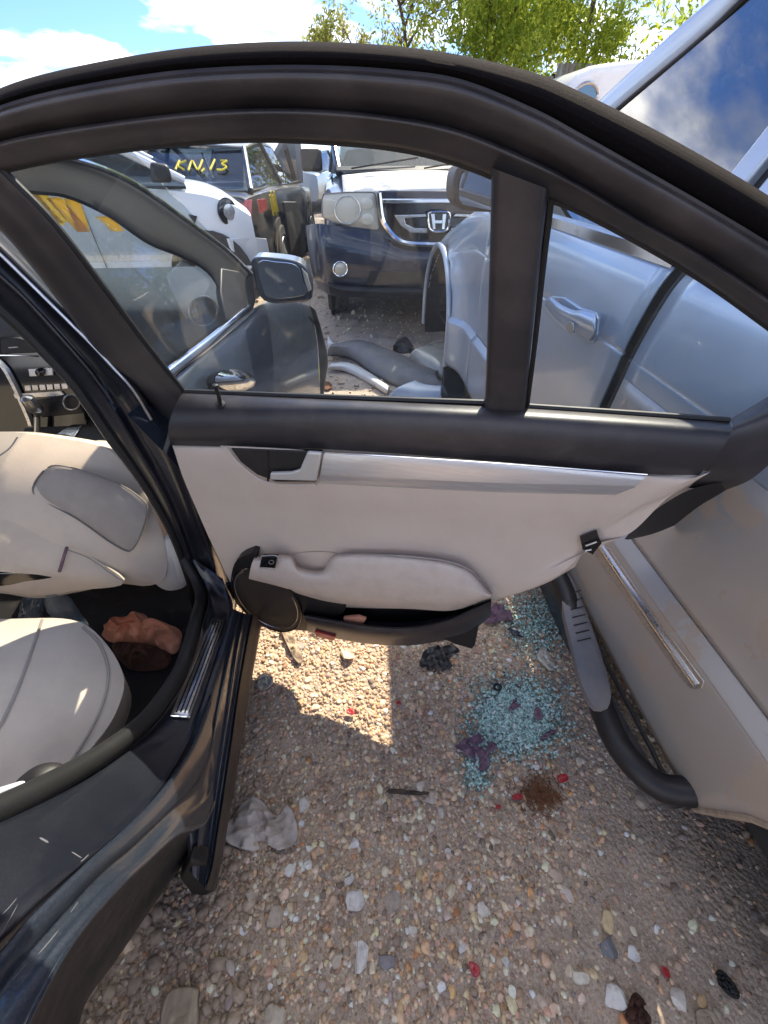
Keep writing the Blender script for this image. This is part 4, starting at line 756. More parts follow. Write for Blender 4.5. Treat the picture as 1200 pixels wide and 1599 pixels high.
# lower door moulding in chrome, set into a tan groove
ML = PX(TX-.012)
MB().tube([on(PX(.700), p, 0) for p in [(941, 853), (985, 918), (1040, 997), (1092, 1071)]], .0135, 12).build('door_moulding', 'chrome_dusty', rdr)
pslab('moulding_groove', PX(.6985), [(929, 862), (940, 848), (955, 858), (1025, 962), (1102, 1064), (1098, 1076), (1078, 1074), (1060, 1050)], 0, .004, 'satin_metal', rdr, bevel=.001)
# belt moulding, glass, pillars
BZ = 1.172
MB().grid([[(.740, y, 1.166) for y in (.955, 2.26)], [(.733, y, 1.170) for y in (.955, 2.26)], [(.733, y, 1.196) for y in (.955, 2.26)], [(.748, y, 1.204) for y in (.955, 2.26)]]).build('belt_moulding', 'chrome', fdr)
MB().grid([[(.740, y, 1.166) for y in (-.6, .905)], [(.733, y, 1.170) for y in (-.6, .905)], [(.733, y, 1.196) for y in (-.6, .905)], [(.748, y, 1.204) for y in (-.6, .905)]]).build('belt_moulding', 'chrome', rdr)
TG = plane((-.945, 0, .327), (.752, 1.0, 1.20))
def tg(y, z, o=0): x = .752+(z-1.20)*.346; return np.array([x, y, z])+TG[0]*o
a_top = 1.70
MB().slab([tg(.995, 1.19), tg(2.12, 1.19), tg(1.92, 1.30), tg(1.18, 1.64), tg(1.02, 1.68), tg(.935, 1.68)], -TG[0]*.005).build('front_window', 'truck_glass', fdr, smooth=False)
MB().slab([tg(-.55, 1.19), tg(.86, 1.19), tg(.815, 1.68), tg(-.5, 1.68)], -TG[0]*.005).build('rear_window', 'truck_glass', rdr, smooth=False)
# A pillar and roof rail as one curved band, B pillar bands
ap = [tg(2.42, 1.17), tg(2.15, 1.285), tg(1.92, 1.385), tg(1.68, 1.50), tg(1.45, 1.60), tg(1.25, 1.668), tg(1.05, 1.70), tg(.8, 1.72), tg(.3, 1.73), tg(-2.3, 1.73)]
ap2 = [p+np.array([.0, -.075 if i < 5 else -.05+.01*i, -.040 if i < 6 else -.055]) for i, p in enumerate(ap)]
P0 = smooth_path(ap, 60, arc=False); P1_ = smooth_path(ap2, 60, arc=False); nn = TG[0]
MB().grid(densify([P0+np.array([.12, .03, .03]), P0+np.array([.03, .02, .012]), P0+nn*.014, (P0+P1_)/2+nn*.02, P1_+nn*.010, P1_-nn*.02], 20)).build('roof_rail', 'paint_silver', suv)
MB().tube(P1_+nn*.006, .008, 8).build('window_seal', 'rubber_black', suv)
MB().slab([tg(.935, 1.18, .012), tg(.995, 1.18, .012), tg(.925, 1.70, .012), tg(.870, 1.70, .012)], -nn*.05).build('window_pillar', 'paint_silver', fdr, bevel=.008)
MB().slab([tg(.895, 1.18, -.01), tg(.94, 1.18, -.01), tg(.875, 1.70, -.01), tg(.83, 1.70, -.01)], -nn*.03).build('pillar_seal', 'rubber_black', suv, bevel=.004)
MB().slab([tg(.845, 1.18, .012), tg(.895, 1.18, .012), tg(.835, 1.70, .012), tg(.795, 1.70, .012)], -nn*.05).build('window_pillar', 'paint_silver', rdr, bevel=.008)
MB().grid(densify([[(x, y, z) for y in np.linspace(-2.3, 1.25, 12)] for x, z in [(.955, 1.725), (1.15, 1.78), (1.7, 1.82), (2.25, 1.78), (2.42, 1.73)]], 16)).build('roof', 'paint_silver', suv, solid=.02)
MB().slab([(1.02, 1.25, 1.72), (2.38, 1.25, 1.72), (2.6, 2.5, 1.18), (.80, 2.5, 1.18)], (0, .004, .006)).build('windshield', 'car_glass', suv, smooth=False)
MB().slab([(2.66, -1.5, .3), (2.66, 3.6, .3), (2.66, 3.6, .85), (2.66, 2.5, 1.15), (2.66, -1.5, 1.15)], (.03, 0, 0)).build('far_side', 'paint_silver', suv)
MB().slab([(2.62, -1.2, 1.15), (2.62, 2.3, 1.15), (2.42, 1.2, 1.72), (2.42, -1.2, 1.72)], (.004, 0, .002)).build('far_windows', 'car_glass', suv, smooth=False)
MB().grid(densify([[(x, y, z) for x in np.linspace(.74, 2.66, 10)] for y, z in [(2.45, 1.18), (2.9, 1.06), (3.3, .95), (3.6, .84)]], 14)).build('bonnet', 'paint_silver', suv, solid=.01)
MB().slab([(.80, 3.6, .4), (2.60, 3.6, .4), (2.60, 3.6, .80), (.80, 3.6, .80)], (0, .05, 0)).build('radiator_support', 'grime', suv, bevel=.01)
MB().slab([(.78, -1.5, .34), (2.62, -1.5, .34), (2.62, 3.6, .34), (.78, 3.6, .34)], (0, 0, .02)).build('underbody', 'plastic_black', suv)
MB().slab([(.80, -2.4, .3), (2.66, -2.4, .3), (2.66, -2.4, 1.18), (.80, -2.4, 1.18)], (0, -.04, 0)).build('tailgate', 'paint_silver', suv)
MB().slab([(.80, .9, .36), (2.6, .9, .36), (2.6, .95, 1.1), (.80, .95, 1.1)], (0, .1, 0)).build('seat_row', 'leather_dark', suv, bevel=.05)
# rear quarter over the rear wheel (only its leading edge is in frame) and the rear wheel
MB().grid(densify([[(.735, y, z) for y in np.linspace(-.36, -2.4, 8)] for z in (.62, .8, 1.0, 1.18)], 10)).build('rear_quarter', 'paint_silver', suv, solid=.006)
MB().tube([(x-.002, RD0(z)-.004, z) for z, x in PROF if .25 < z < .9], .008, 8).build('arch_edge', 'wood_old', suv)
MB().lathe([(.10, -.12), (.24, -.12), (.34, -.10), (.375, -.05), (.375, .05), (.34, .10), (.24, .11), (.08, .08)], (.92, -.42, .36), (1, 0, 0), 40).build('rear_tyre', 'tyre', suv)
for x, y in ((2.45, -.42), (2.45, 3.15)): MB().lathe([(.10, -.12), (.24, -.12), (.34, -.10), (.375, -.05), (.375, .05), (.34, .10), (.24, .11), (.08, .08)], (x, y, .37), (1, 0, 0), 30).build('tyre', 'tyre', suv)
MB().box((.98, 3.0, .15), (.30, .40, .32)).build('support_block', 'wood_old', suv, bevel=.01)
# door handle
HX = PX(TX-.012)
MB().slab([on(HX, p, 0) for p in [(851, 468), (862, 462), (880, 464), (904, 480), (930, 488), (934, 498), (932, 522), (926, 536), (916, 535), (890, 522), (866, 504), (853, 488)]], (.01, 0, 0)).build('handle_base', 'paint_silver', fdr, bevel=.003)
pdome('handle_cup', HX, [(868, 468), (882, 468), (905, 484), (903, 492), (886, 488), (872, 480)], .004, .002, 'grey_plastic', fdr, n=30, base=.003)
sloft('door_handle', [(HX, [(853, 475), (866, 492), (886, 508), (905, 520), (922, 530)], .0), (HX, [(855, 470), (869, 485), (889, 498), (906, 508), (930, 520)], -.026), (HX, [(858, 466), (872, 479), (892, 490), (908, 494), (931, 505)], -.032), (HX, [(862, 465), (876, 477), (896, 486), (909, 486), (931, 492)], -.020)], 'paint_silver', fdr, n=40, m=16, solid=.004)
pslab('keyhole_cap', PX(TX-.045), [(889, 503), (898, 505), (897, 520), (888, 517)], 0, .006, 'satin_metal', fdr, bevel=.001, smooth_n=16)
MB().tube([on(PX(TX-.048), p) for p in ell((893, 512), 2.4, 3.2, 0, 12)], .0016, 6).build('keyhole', 'gloss_black', fdr)
# door mirror, seen from behind its glass side
MM = PY(2.05)
mr = pslab('side_mirror', MM, [(716, 262), (740, 258), (800, 262), (800, 338), (770, 332), (730, 330), (712, 318), (708, 290)], 0, .16, 'plastic_black', suv, smooth_n=40, bevel=.02, seg=3)
pslab('mirror_glass', MM, [(722, 272), (745, 268), (792, 272), (792, 326), (735, 322), (718, 312)], .006, .004, 'truck_glass', mr, smooth_n=30)
# step tube with pad
ST = PZ(.275)
path = [on(PZ(.30), (862, 880)), on(PZ(.285), (893, 960)), on(ST, (915, 1030)), on(ST, (938, 1100)), on(ST, (964, 1160)), on(ST, (1000, 1205)), on(ST, (1040, 1232))]
path = smooth_path([path[0]+np.array([-.0, .9, .0])]+path+[on(PZ(.30), (1100, 1236))], 60)
stp = MB().tube(path, .031, 14).build('step_tube', 'plastic_black', suv)
SPL = PZ(.306)
pdome('step_pad', SPL, [(872, 890), (892, 900), (912, 945), (932, 1000), (950, 1060), (954, 1092), (944, 1110), (924, 1098), (906, 1060), (894, 1010), (880, 950)], 0, .010, 'grey_plastic', stp, n=50, base=.02, prof=.3)
for k in range(7): t = k/6; MB().tube([on(SPL, (886+16*t, 925+74*t+2), .012), on(SPL, (907+16*t, 922+74*t), .012)], .0016, 6).build('pad_rib', 'rubber_black', stp)
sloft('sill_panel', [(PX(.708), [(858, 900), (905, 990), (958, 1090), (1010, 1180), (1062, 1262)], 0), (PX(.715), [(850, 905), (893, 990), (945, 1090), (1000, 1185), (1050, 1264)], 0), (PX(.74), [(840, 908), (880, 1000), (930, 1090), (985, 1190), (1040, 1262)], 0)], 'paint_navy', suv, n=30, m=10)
MB().tube([on(PX(.704), p) for p in smooth_path([(870, 893), (915, 975), (965, 1070), (1015, 1165), (1062, 1262)], 40)], .006, 8).build('door_bottom_seal', 'rubber_black', rdr)

# ================================================================ generic wreck builder for the cars further off
def car(name, label, pos, heading, body, house, paint, group=None, glassm='dark_glass', wheels=(), zoff=0, extra=None):
    """body: (x, half width, z bottom, z shoulder, z deck); house: (x, base z, top z, half width base, half width top)"""
    t = thing(name, label, 'car', (pos[0], pos[1], 0), group)
    ca, sa = math.cos(heading), math.sin(heading); Mx = np.array([[ca, -sa, 0, pos[0]], [sa, ca, 0, pos[1]], [0, 0, 1, zoff], [0, 0, 0, 1.]])
    rows = []
    for x, w, zb, zs, zd in body:
        rows.append([(x, -w*.86, zb), (x, -w*.97, zb+.06), (x, -w, zb+.2), (x, -w, .55*zb+.45*zs), (x, -w*.99, zs-.10), (x, -w*.965, zs-.02), (x, -w*.90, zs+.006), (x, -w*.5, zd), (x, 0, zd+.012), (x, w*.5, zd), (x, w*.90, zs+.006), (x, w*.965, zs-.02), (x, w*.99, zs-.10), (x, w, .55*zb+.45*zs), (x, w, zb+.2), (x, w*.97, zb+.06), (x, w*.86, zb)])
    MB().grid(densify(rows, 40), cap=True).tf(Mx).build('body', paint, t, ang=32)
    # greenhouse: glass shell, then painted roof and pillars proud of it
    h = house; G = MB()
    G.grid([[(x, -wb, zb), (x, -wt, zt), (x, wt, zt), (x, wb, zb)] for x, zb, zt, wb, wt in h], cap=True).tf(Mx).build('windows', glassm, t, smooth=False)
    top = [q for q in h if q[2]-q[1] > .2]
    MB().grid(densify([[(x+dx, -wt*1.03, zt-.03), (x+dx, -wt*.95, zt+.015), (x+dx, 0, zt+.04), (x+dx, wt*.95, zt+.015), (x+dx, wt*1.03, zt-.03)] for (x, zb, zt, wb, wt), dx in [(top[0], -.03)]+[(q, 0) for q in top[1:-1]]+[(top[-1], .03)]], 12)).tf(Mx).build('roof', paint, t, solid=.01)
    for s in (-1, 1):
        a, b = h[0], top[0]; c, d = top[-1], h[-1]
        for (p, q, r) in ((a, b, .035), (c, d, .035)):
            MB().tube([(p[0], s*p[3], max(p[1], p[2]-.02)), (q[0], s*q[4]*1.01, q[2])], r, 8).tf(Mx).build('pillar', paint, t)
        for q in top[1:-1]: MB().tube([(q[0], s*q[3]*1.0, q[1]), (q[0], s*q[4]*1.02, q[2])], .028, 6).tf(Mx).build('pillar', 'plastic_black', t)
        MB().tube([(a[0], s*(a[3]+.01), a[1]+.005), (d[0], s*(d[3]+.01), d[1]+.005)], .012, 6).tf(Mx).build('belt_strip', 'plastic_black', t)
    for x, r in wheels:
        for s in (-1, 1):
            w = body[len(body)//2][1]
            MB().lathe([(r*1.16, -.01), (r*1.16, .012), (r*.9, .014)], (x, s*(w-.005), r+.02-zoff), (0, s, 0), 28).tf(Mx).build('wheel_arch', 'grime', t)
            ty = MB().lathe([(r*.62, -.2), (r*.96, -.18), (r, -.14), (r, -.0), (r*.95, .03), (r*.68, .035), (r*.62, .01)], (x, s*(w-.0), r-zoff), (0, s, 0), 28).tf(Mx).build('tyre', 'tyre', t)
            MB().lathe([(r*.64, .0), (r*.60, .03), (r*.5, .012), (r*.18, .02), (r*.12, .035), (.005, .035)], (x, s*w, r-zoff), (0, s, 0), 20).tf(Mx).build('rim', 'alloy', ty)
    return t, Mx
def cpt(Mx, p): return Mx[:3, :3] @ np.array(p, float)+Mx[:3, 3]
def cslab(t, Mx, name, pts, vec, mat, **kw): return MB().slab(pts, vec).tf(Mx).build(name, mat, t, **kw)

# ---- white car with its nose torn off
wt, WM = car('damaged_car', 'white car with smashed nose and a dangling bumper skin beyond the sedan window', (-2.78, 5.45), R(17),
     [(-2.4, .82, .40, 1.05, 1.08), (-2.2, .90, .32, 1.12, 1.15), (-1.0, .93, .30, 1.15, 1.17), (.5, .93, .30, 1.15, 1.17), (1.15, .93, .32, 1.10, 1.14), (1.45, .90, .36, 1.02, 1.06), (1.66, .82, .45, .90, .93)],
     [(-2.0, 1.15, 1.19, .84, .70), (-1.45, 1.15, 1.62, .86, .62), (-.5, 1.15, 1.68, .87, .62), (.15, 1.15, 1.64, .87, .62), (1.10, 1.12, 1.17, .87, .78)], 'paint_white', wheels=((-1.45, .36), (1.15, .36)))
for x0, x1 in ((.18, 1.0), (-.75, .16)):
    MB().tube([(x0, -.94, .30), (x0, -.945, .7), (x0, -.925, 1.13)], .006, 5).tf(WM).build('door_seam', 'grey_plastic', wt)
cslab(wt, WM, 'door_handle', [(-.05, -.945, 1.0), (.14, -.945, 1.01), (.14, -.945, 1.04), (-.05, -.945, 1.04)], (0, -.03, 0), 'paint_white', bevel=.008)
cslab(wt, WM, 'door_handle', [(-.98, -.945, 1.01), (-.80, -.945, 1.02), (-.80, -.945, 1.05), (-.98, -.945, 1.05)], (0, -.03, 0), 'paint_white', bevel=.008)
cslab(wt, WM, 'side_mirror', [(.82, -.93, 1.17), (1.0, -.93, 1.17), (1.0, -.93, 1.29), (.86, -.93, 1.31)], (0, -.2, 0), 'plastic_black', bevel=.03, seg=3)
MB().lathe([(.02, -.03), (.10, -.02), (.115, .02), (.10, .03)], (1.42, -.86, .93), (.5, -.85, 0), 24).tf(WM).build('headlight_hole', 'gloss_black', wt)
MB().lathe([(.02, .03), (.06, .03), (.065, .05), (.02, .06)], (1.42, -.86, .93), (.5, -.85, 0), 18).tf(WM).build('headlight_bulb', 'lens_inner', wt)
cslab(wt, WM, 'torn_bumper', [(1.35, -.93, .72), (1.62, -.80, .70), (1.78, -.62, .66), (1.80, -.60, .30), (1.66, -.74, .16), (1.50, -.84, .28), (1.38, -.93, .40)], (.02, -.03, 0), 'paint_white', bevel=.006)
cslab(wt, WM, 'fender_hole', [(1.05, -.935, .93), (1.13, -.935, .91), (1.09, -.935, .85)], (0, -.006, 0), 'gloss_black')
# ---- dark hatchback with yellow numbers on its rear glass
dk, DM = car('dark_wreck', 'dark sedan seen from behind with yellow numbers on its rear glass', (-1.62, 7.55), R(84),
     [(-1.95, .70, .40, .95, .98), (-1.85, .82, .28, 1.02, 1.05), (-1.0, .90, .22, 1.04, 1.06), (.6, .90, .22, 1.0, 1.02), (1.9, .86, .25, .92, .98)],
     [(-1.70, 1.05, 1.07, .78, .70), (-1.0, 1.06, 1.40, .80, .58), (-.3, 1.05, 1.47, .82, .60), (.3, 1.03, 1.45, .82, .60), (1.1, 1.02, 1.05, .80, .74)], 'paint_charcoal', wheels=((-1.05, .34), (1.3, .34)))
def text(parent, s, size, loc, rot, mat, name='lettering', ext=.004):
    cu = bpy.data.curves.new(name, 'FONT'); cu.body = s; cu.size = size; cu.extrude = ext; cu.offset = size*.012; cu.align_x = 'CENTER'; cu.align_y = 'CENTER'; cu.shear = .15
    o = bpy.data.objects.new(name, cu); COL.objects.link(o); dg = bpy.context.evaluated_depsgraph_get(); me = bpy.data.meshes.new_from_object(o.evaluated_get(dg)); bpy.data.objects.remove(o)
    me.transform(Matrix.Translation(loc) @ rot.to_4x4()); me.materials.append(MATS[mat]); o2 = bpy.data.objects.new(name, me); COL.objects.link(o2)
    o2.parent = parent; o2.matrix_parent_inverse = Matrix.Translation(-Vector(parent.location)); return o2
# rear glass plane of the dark wreck: from (-1.70, z1.07) to (-1.0, z1.40)
xa = (DM[:3, :3] @ np.array([0, -1., 0])); up = DM[:3, :3] @ np.array([.70, 0, .33]); up /= np.linalg.norm(up); nz_ = np.cross(xa, up)
def gl_rot(): return Matrix(((xa[0], up[0], nz_[0]), (xa[1], up[1], nz_[1]), (xa[2], up[2], nz_[2])))
pc = cpt(DM, (-1.34, -.20, 1.25))+nz_*.014
STROKES = [[(-.36, .10), (-.37, -.10)], [(-.27, .10), (-.36, .0), (-.26, -.10)], [(-.20, -.11), (-.19, .09), (-.08, -.10), (-.06, .11)], [(.0, -.08), (-.02, -.14)], [(.10, .12), (.08, -.10)], [(.18, .10), (.27, .09), (.21, .02), (.28, -.03), (.25, -.10), (.17, -.10)]]
for st in STROKES: MB().tube([pc+xa*x*.9+up*y*.9 for x, y in smooth_path(st, 14, arc=False)], .011, 6).build('yard_number', 'yellow_paint', dk)
for s in (-1, 1): cslab(dk, DM, 'tail_lamp', [(-1.97, s*.82, .84), (-1.97, s*.36, .86), (-1.92, s*.36, .98), (-1.90, s*.84, .99)], (-.03, 0, 0), 'tail_lamp', bevel=.01)
cslab(dk, DM, 'tail_lamp', [(-1.9, -.885, .86), (-1.62, -.905, .88), (-1.62, -.905, .98), (-1.9, -.885, .99)], (0, -.012, 0), 'tail_lamp', bevel=.005)
for i, (xx, dz) in enumerate(((-1.42, .0), (-1.34, .03), (-1.27, -.01), (-1.18, .02))): MB().tube([(xx, -.917, 1.0+dz), (xx+.04, -.918, .80+dz)], .012, 6).tf(DM).build('yard_marking', 'yellow_paint', dk)
cslab(dk, DM, 'torn_flank', [(-.9, -.93, .9), (-.2, -.95, .85), (.1, -.98, .6), (-.1, -1.0, .25), (-.6, -.98, .12), (-.9, -.94, .2)], (0, -.03, 0), 'plastic_black', bevel=.01)
cslab(dk, DM, 'rear_bumper', [(-1.98, -.84, .30), (-1.98, .84, .30), (-2.02, .84, .66), (-2.02, -.84, .66)], (-.05, 0, 0), 'paint_charcoal', bevel=.02)
# ---- grey-brown car with an open door further up the lane
gy, GM = car('far_car', 'grey car with its front door standing open further up the lane', (-2.2, 12.2), R(-78),
     [(-2.2, .84, .3, .9, .93), (-1.0, .9, .22, .95, .97), (.6, .9, .22, .94, .96), (1.5, .88, .25, .9, .94), (2.1, .78, .35, .75, .8)],
     [(-1.8, .95, .98, .82, .7), (-1.1, .95, 1.36, .84, .6), (-.2, .95, 1.42, .84, .6), (.3, .95, 1.38, .84, .6), (1.1, .94, .96, .82, .72)], 'paint_grey', wheels=((-1.35, .33), (1.35, .33)))
od = PY(9.0)
pslab('open_door', od, [(421, 250), (440, 214), (460, 216), (470, 225), (474, 285), (455, 290), (425, 284)], 0, .08, 'paint_grey', gy, bevel=.01)
pslab('door_window', od, [(432, 246), (446, 218), (460, 219), (463, 247)], .01, .01, 'car_glass', gy)
pslab('door_card', od, [(424, 252), (463, 250), (465, 284), (428, 281)], .015, .02, 'wood_old', gy, bevel=.005)

# ---- dark blue SUV facing the camera
PYF = 4.05; PF = PY(PYF); pcx = .815
pv, PM = car('large_car', 'dark blue sport utility car facing the camera with chrome grille and peeling bonnet', (pcx, PYF+2.42), R(-90),
     [(-2.4, .92, .45, 1.0, 1.1), (-2.2, .98, .4, 1.15, 1.17), (.5, 1.0, .38, 1.17, 1.19), (1.3, 1.0, .40, 1.14, 1.17), (2.1, .99, .42, 1.06, 1.135), (2.36, .93, .46, .98, 1.10), (2.40, .88, .50, .92, 1.05)],
     [(-2.3, 1.17, 1.2, .9, .8), (-2.0, 1.17, 1.78, .92, .78), (-.3, 1.18, 1.83, .94, .78), (.25, 1.18, 1.78, .93, .76), (1.15, 1.17, 1.21, .90, .82)], 'paint_navy', wheels=((-1.35, .38), (1.45, .38)))
def mirx(o_name, mb, mat, **kw):
    a = mb.build(o_name, mat, pv, **kw); me = a.data.copy(); me.transform(Matrix.Translation((2*pcx, 0, 0)) @ Matrix.Diagonal((-1, 1, 1, 1))); me.flip_normals()
    b = a.copy(); b.data = me; COL.objects.link(b); return a, b
def fp(p, o=0): return on(PF, p, o)
mb = MB(); HO = [(506, 303), (545, 300), (583, 300), (586, 303), (590, 330), (592, 357), (589, 359), (550, 354), (518, 346), (505, 340), (503, 335), (503, 310)]
mirx('headlight', MB().dome([fp(p, .02) for p in lin_path(HO+[HO[0]], 61)[:-1]], PF[0], .035, 6, .08, .35), 'lens')
mirx('headlight_bezel', MB().tube([fp(p, .022) for p in lin_path(HO+[HO[0]], 60)], .005, 6), 'grey_plastic')
mirx('projector', MB().dome([fp(p, .05) for p in ell((543, 328), 19, 21, 0, 28)], PF[0], .008, 4, .01), 'lens_haze')
mirx('projector_ring', MB().tube([fp(p, .06) for p in ell((543, 328), 20, 22, 0, 28)+[ell((543, 328), 20, 22, 0, 28)[0]]], .004, 6), 'lens_inner')
mirx('indicator_lamp', MB().dome([fp(p, .052) for p in ell((573, 318), 10, 9, 0, 20)], PF[0], .006, 4, .01), 'lens_haze')
mirx('indicator_lamp', MB().dome([fp(p, .052) for p in ell((574, 342), 10, 9, 0, 20)], PF[0], .006, 4, .01), 'lens_haze')
cx = pix((pcx, PYF, .95))[0]
def both(pts): return pts+[(2*cx-x, y) for x, y in pts[::-1]]
pslab('grille_back', PF, both([(600, 300), (606, 345), (628, 378), (650, 384)]), .02, .04, 'gloss_black', pv)
GR = [(606, 302), (612, 340), (622, 358), (640, 372), (665, 376)]
mirx('grille_surround', MB().tube([fp(p, .05) for p in smooth_path([(592, 301), (597, 340), (606, 358), (622, 374), (640, 380), (cx+1, 382)], 40)], .024, 8), 'chrome')
pslab('grille_bar', PF, both([(592, 298), (594, 317), (640, 318)]), .045, .03, 'paint_navy', pv, bevel=.008)
pslab('chrome_bar', PF, both([(596, 310), (599, 318), (650, 318)]), .06, .03, 'chrome', pv, bevel=.008)
mirx('grille_blade', MB().slab([fp(p, .062) for p in [(616, 336), (665, 334), (668, 339), (632, 341), (634, 350), (648, 356), (668, 356), (668, 364), (642, 364), (626, 352)]], (0, .02, 0)), 'satin_metal', bevel=.006)
pslab('grille_slot', PF, both([(633, 340), (636, 350), (650, 352)]), .055, .02, 'gloss_black', pv)
bc = (cx, 346)
bd = [(bc[0]-17, 334), (bc[0]-9, 331), (bc[0]+9, 331), (bc[0]+17, 334), (bc[0]+16, 347), (bc[0]+11, 360), (bc[0]-11, 360), (bc[0]-16, 347)]
pslab('badge_plate', PF, bd, .075, .03, 'gloss_black', pv, bevel=.004)
ptube('badge_ring', PF, bd+[bd[0]], .078, .008, 'chrome', pv, n=60)
for s in (-1, 1): pslab('badge_letter', PF, [(bc[0]+s*12, 334), (bc[0]+s*6.5, 334), (bc[0]+s*5, 358), (bc[0]+s*9, 358)], .085, .02, 'chrome', pv, bevel=.002)
pslab('badge_letter', PF, [(bc[0]-6, 344), (bc[0]+6, 344), (bc[0]+5.5, 349), (bc[0]-5.5, 349)], .084, .02, 'chrome', pv, bevel=.002)
# bumper: lofted front face bulging towards the camera
def bx(pts): return both(pts)
sloft('front_bumper', [(PF, bx([(478, 352), (505, 350), (590, 366), (640, 388)]), [-.30, .02, .03, .04, .04, .03, .02, -.3]), (PF, bx([(480, 375), (505, 376), (590, 385), (640, 396)]), [-.28, .06, .08, .09, .09, .08, .06, -.28]), (PF, bx([(484, 405), (508, 410), (590, 412), (640, 414)]), [-.25, .07, .10, .11, .11, .10, .07, -.25]), (PF, bx([(490, 432), (515, 440), (590, 442), (640, 442)]), [-.22, .05, .09, .10, .10, .09, .05, -.22]), (PF, bx([(498, 450), (522, 462), (590, 466), (640, 466)]), [-.25, .0, .04, .05, .05, .04, .0, -.25])], 'paint_navy', pv, n=60, m=24)
pslab('lower_grille', PF, bx([(578, 424), (572, 445), (640, 448)]), .112, .02, 'plastic_black', pv, bevel=.004)
sloft('bumper_lip', [(PF, bx([(512, 440), (540, 447), (640, 450)]), .10), (PF, bx([(514, 447), (540, 454), (640, 458)]), .125), (PF, bx([(516, 458), (545, 464), (640, 468)]), .07)], 'plastic_black', pv, n=40, m=10)
mirx('fog_lamp', MB().dome([fp(p, .105) for p in ell((532, 420), 10, 10.5, 0, 24)], PF[0], .015, 4, .03), 'lens')
mirx('fog_bezel', MB().tube([fp(p, .108) for p in ell((532, 420), 11, 11.5, 0, 24)+[ell((532, 420), 11, 11.5, 0, 24)[0]]], .006, 6), 'chrome')
# bonnet with peeled clear coat
def ys(y, z, xs): return [(x, y, z) for x in xs]
xs = np.linspace(pcx-.80, pcx+.80, 24)
def crown(y, z): return [(x, y, z+.035*(1-((x-pcx)/.80)**2)) for x in xs]
MB().grid(densify([crown(PYF-.01, 1.085), crown(PYF+.02, 1.125), crown(PYF+.25, 1.155), crown(PYF+.7, 1.18), crown(PYF+1.2, 1.20)], 20)).build('bonnet', 'paint_hood', pv, solid=.02)
ws = plane((0, -.56, .83), (pcx, PYF+1.27, 1.21))
for s in (-1, 1):
    mm = MB().slab([(pcx+s*1.0, PYF+1.45, 1.22), (pcx+s*1.22, PYF+1.45, 1.22), (pcx+s*1.22, PYF+1.45, 1.40), (pcx+s*1.0, PYF+1.45, 1.40)], (0, .12, 0)).build('side_mirror', 'plastic_black', pv, bevel=.03, seg=3)
MB().slab([(pcx-.85, PYF+1.22, 1.225), (pcx+.85, PYF+1.22, 1.225), (pcx+.85, PYF+1.30, 1.255), (pcx-.85, PYF+1.30, 1.255)], (0, 0, .012)).build('wiper_cowl', 'plastic_black', pv)
for x0, x1 in ((-.7, .0), (.05, .75)): MB().tube([(pcx+x0, PYF+1.22, 1.25), (pcx+x1, PYF+1.35, 1.33)], .008, 6).build('wiper', 'plastic_black', pv)
# ---- further wrecks that close off the lane; last one added unseen to dim reflections
for i, (x, y, hd_, pt, lab) in enumerate([(-6.6, 9.5, R(-20), 'paint_grey', 'grey wreck far left behind the white car'), (1.0, 12.5, R(80), 'paint_navy', 'blue wreck behind the chrome-grilled car'), (3.9, 11.0, R(95), 'paint_charcoal', 'charcoal wreck standing to the right behind the silver vehicle'), (-5.0, 14.5, R(10), 'paint_white', 'white wreck at the far end of the yard'), (-.9, 17.5, R(75), 'paint_silver', 'silver wreck at the end of the lane'), (-9.5, 6.5, R(60), 'paint_navy', 'blue wreck at the far left edge of the yard'), (-.6, -4.6, R(4), 'paint_charcoal', 'charcoal wreck standing behind the photographer')]):
    car('wrecked_car', lab, (x, y), hd_, [(-2.2, .82, .3, .9, .95), (-1.2, .9, .22, .98, 1.0), (.6, .9, .22, .95, .98), (1.5, .88, .25, .9, .95), (2.15, .76, .35, .75, .8)],
        [(-1.8, .98, 1.0, .82, .7), (-1.1, .98, 1.4, .84, .6), (-.2, .97, 1.44, .84, .6), (.3, .96, 1.40, .84, .6), (1.1, .95, .98, .82, .72)], pt, 'wrecks in the rows further back', wheels=((-1.35, .33), (1.35, .33)))
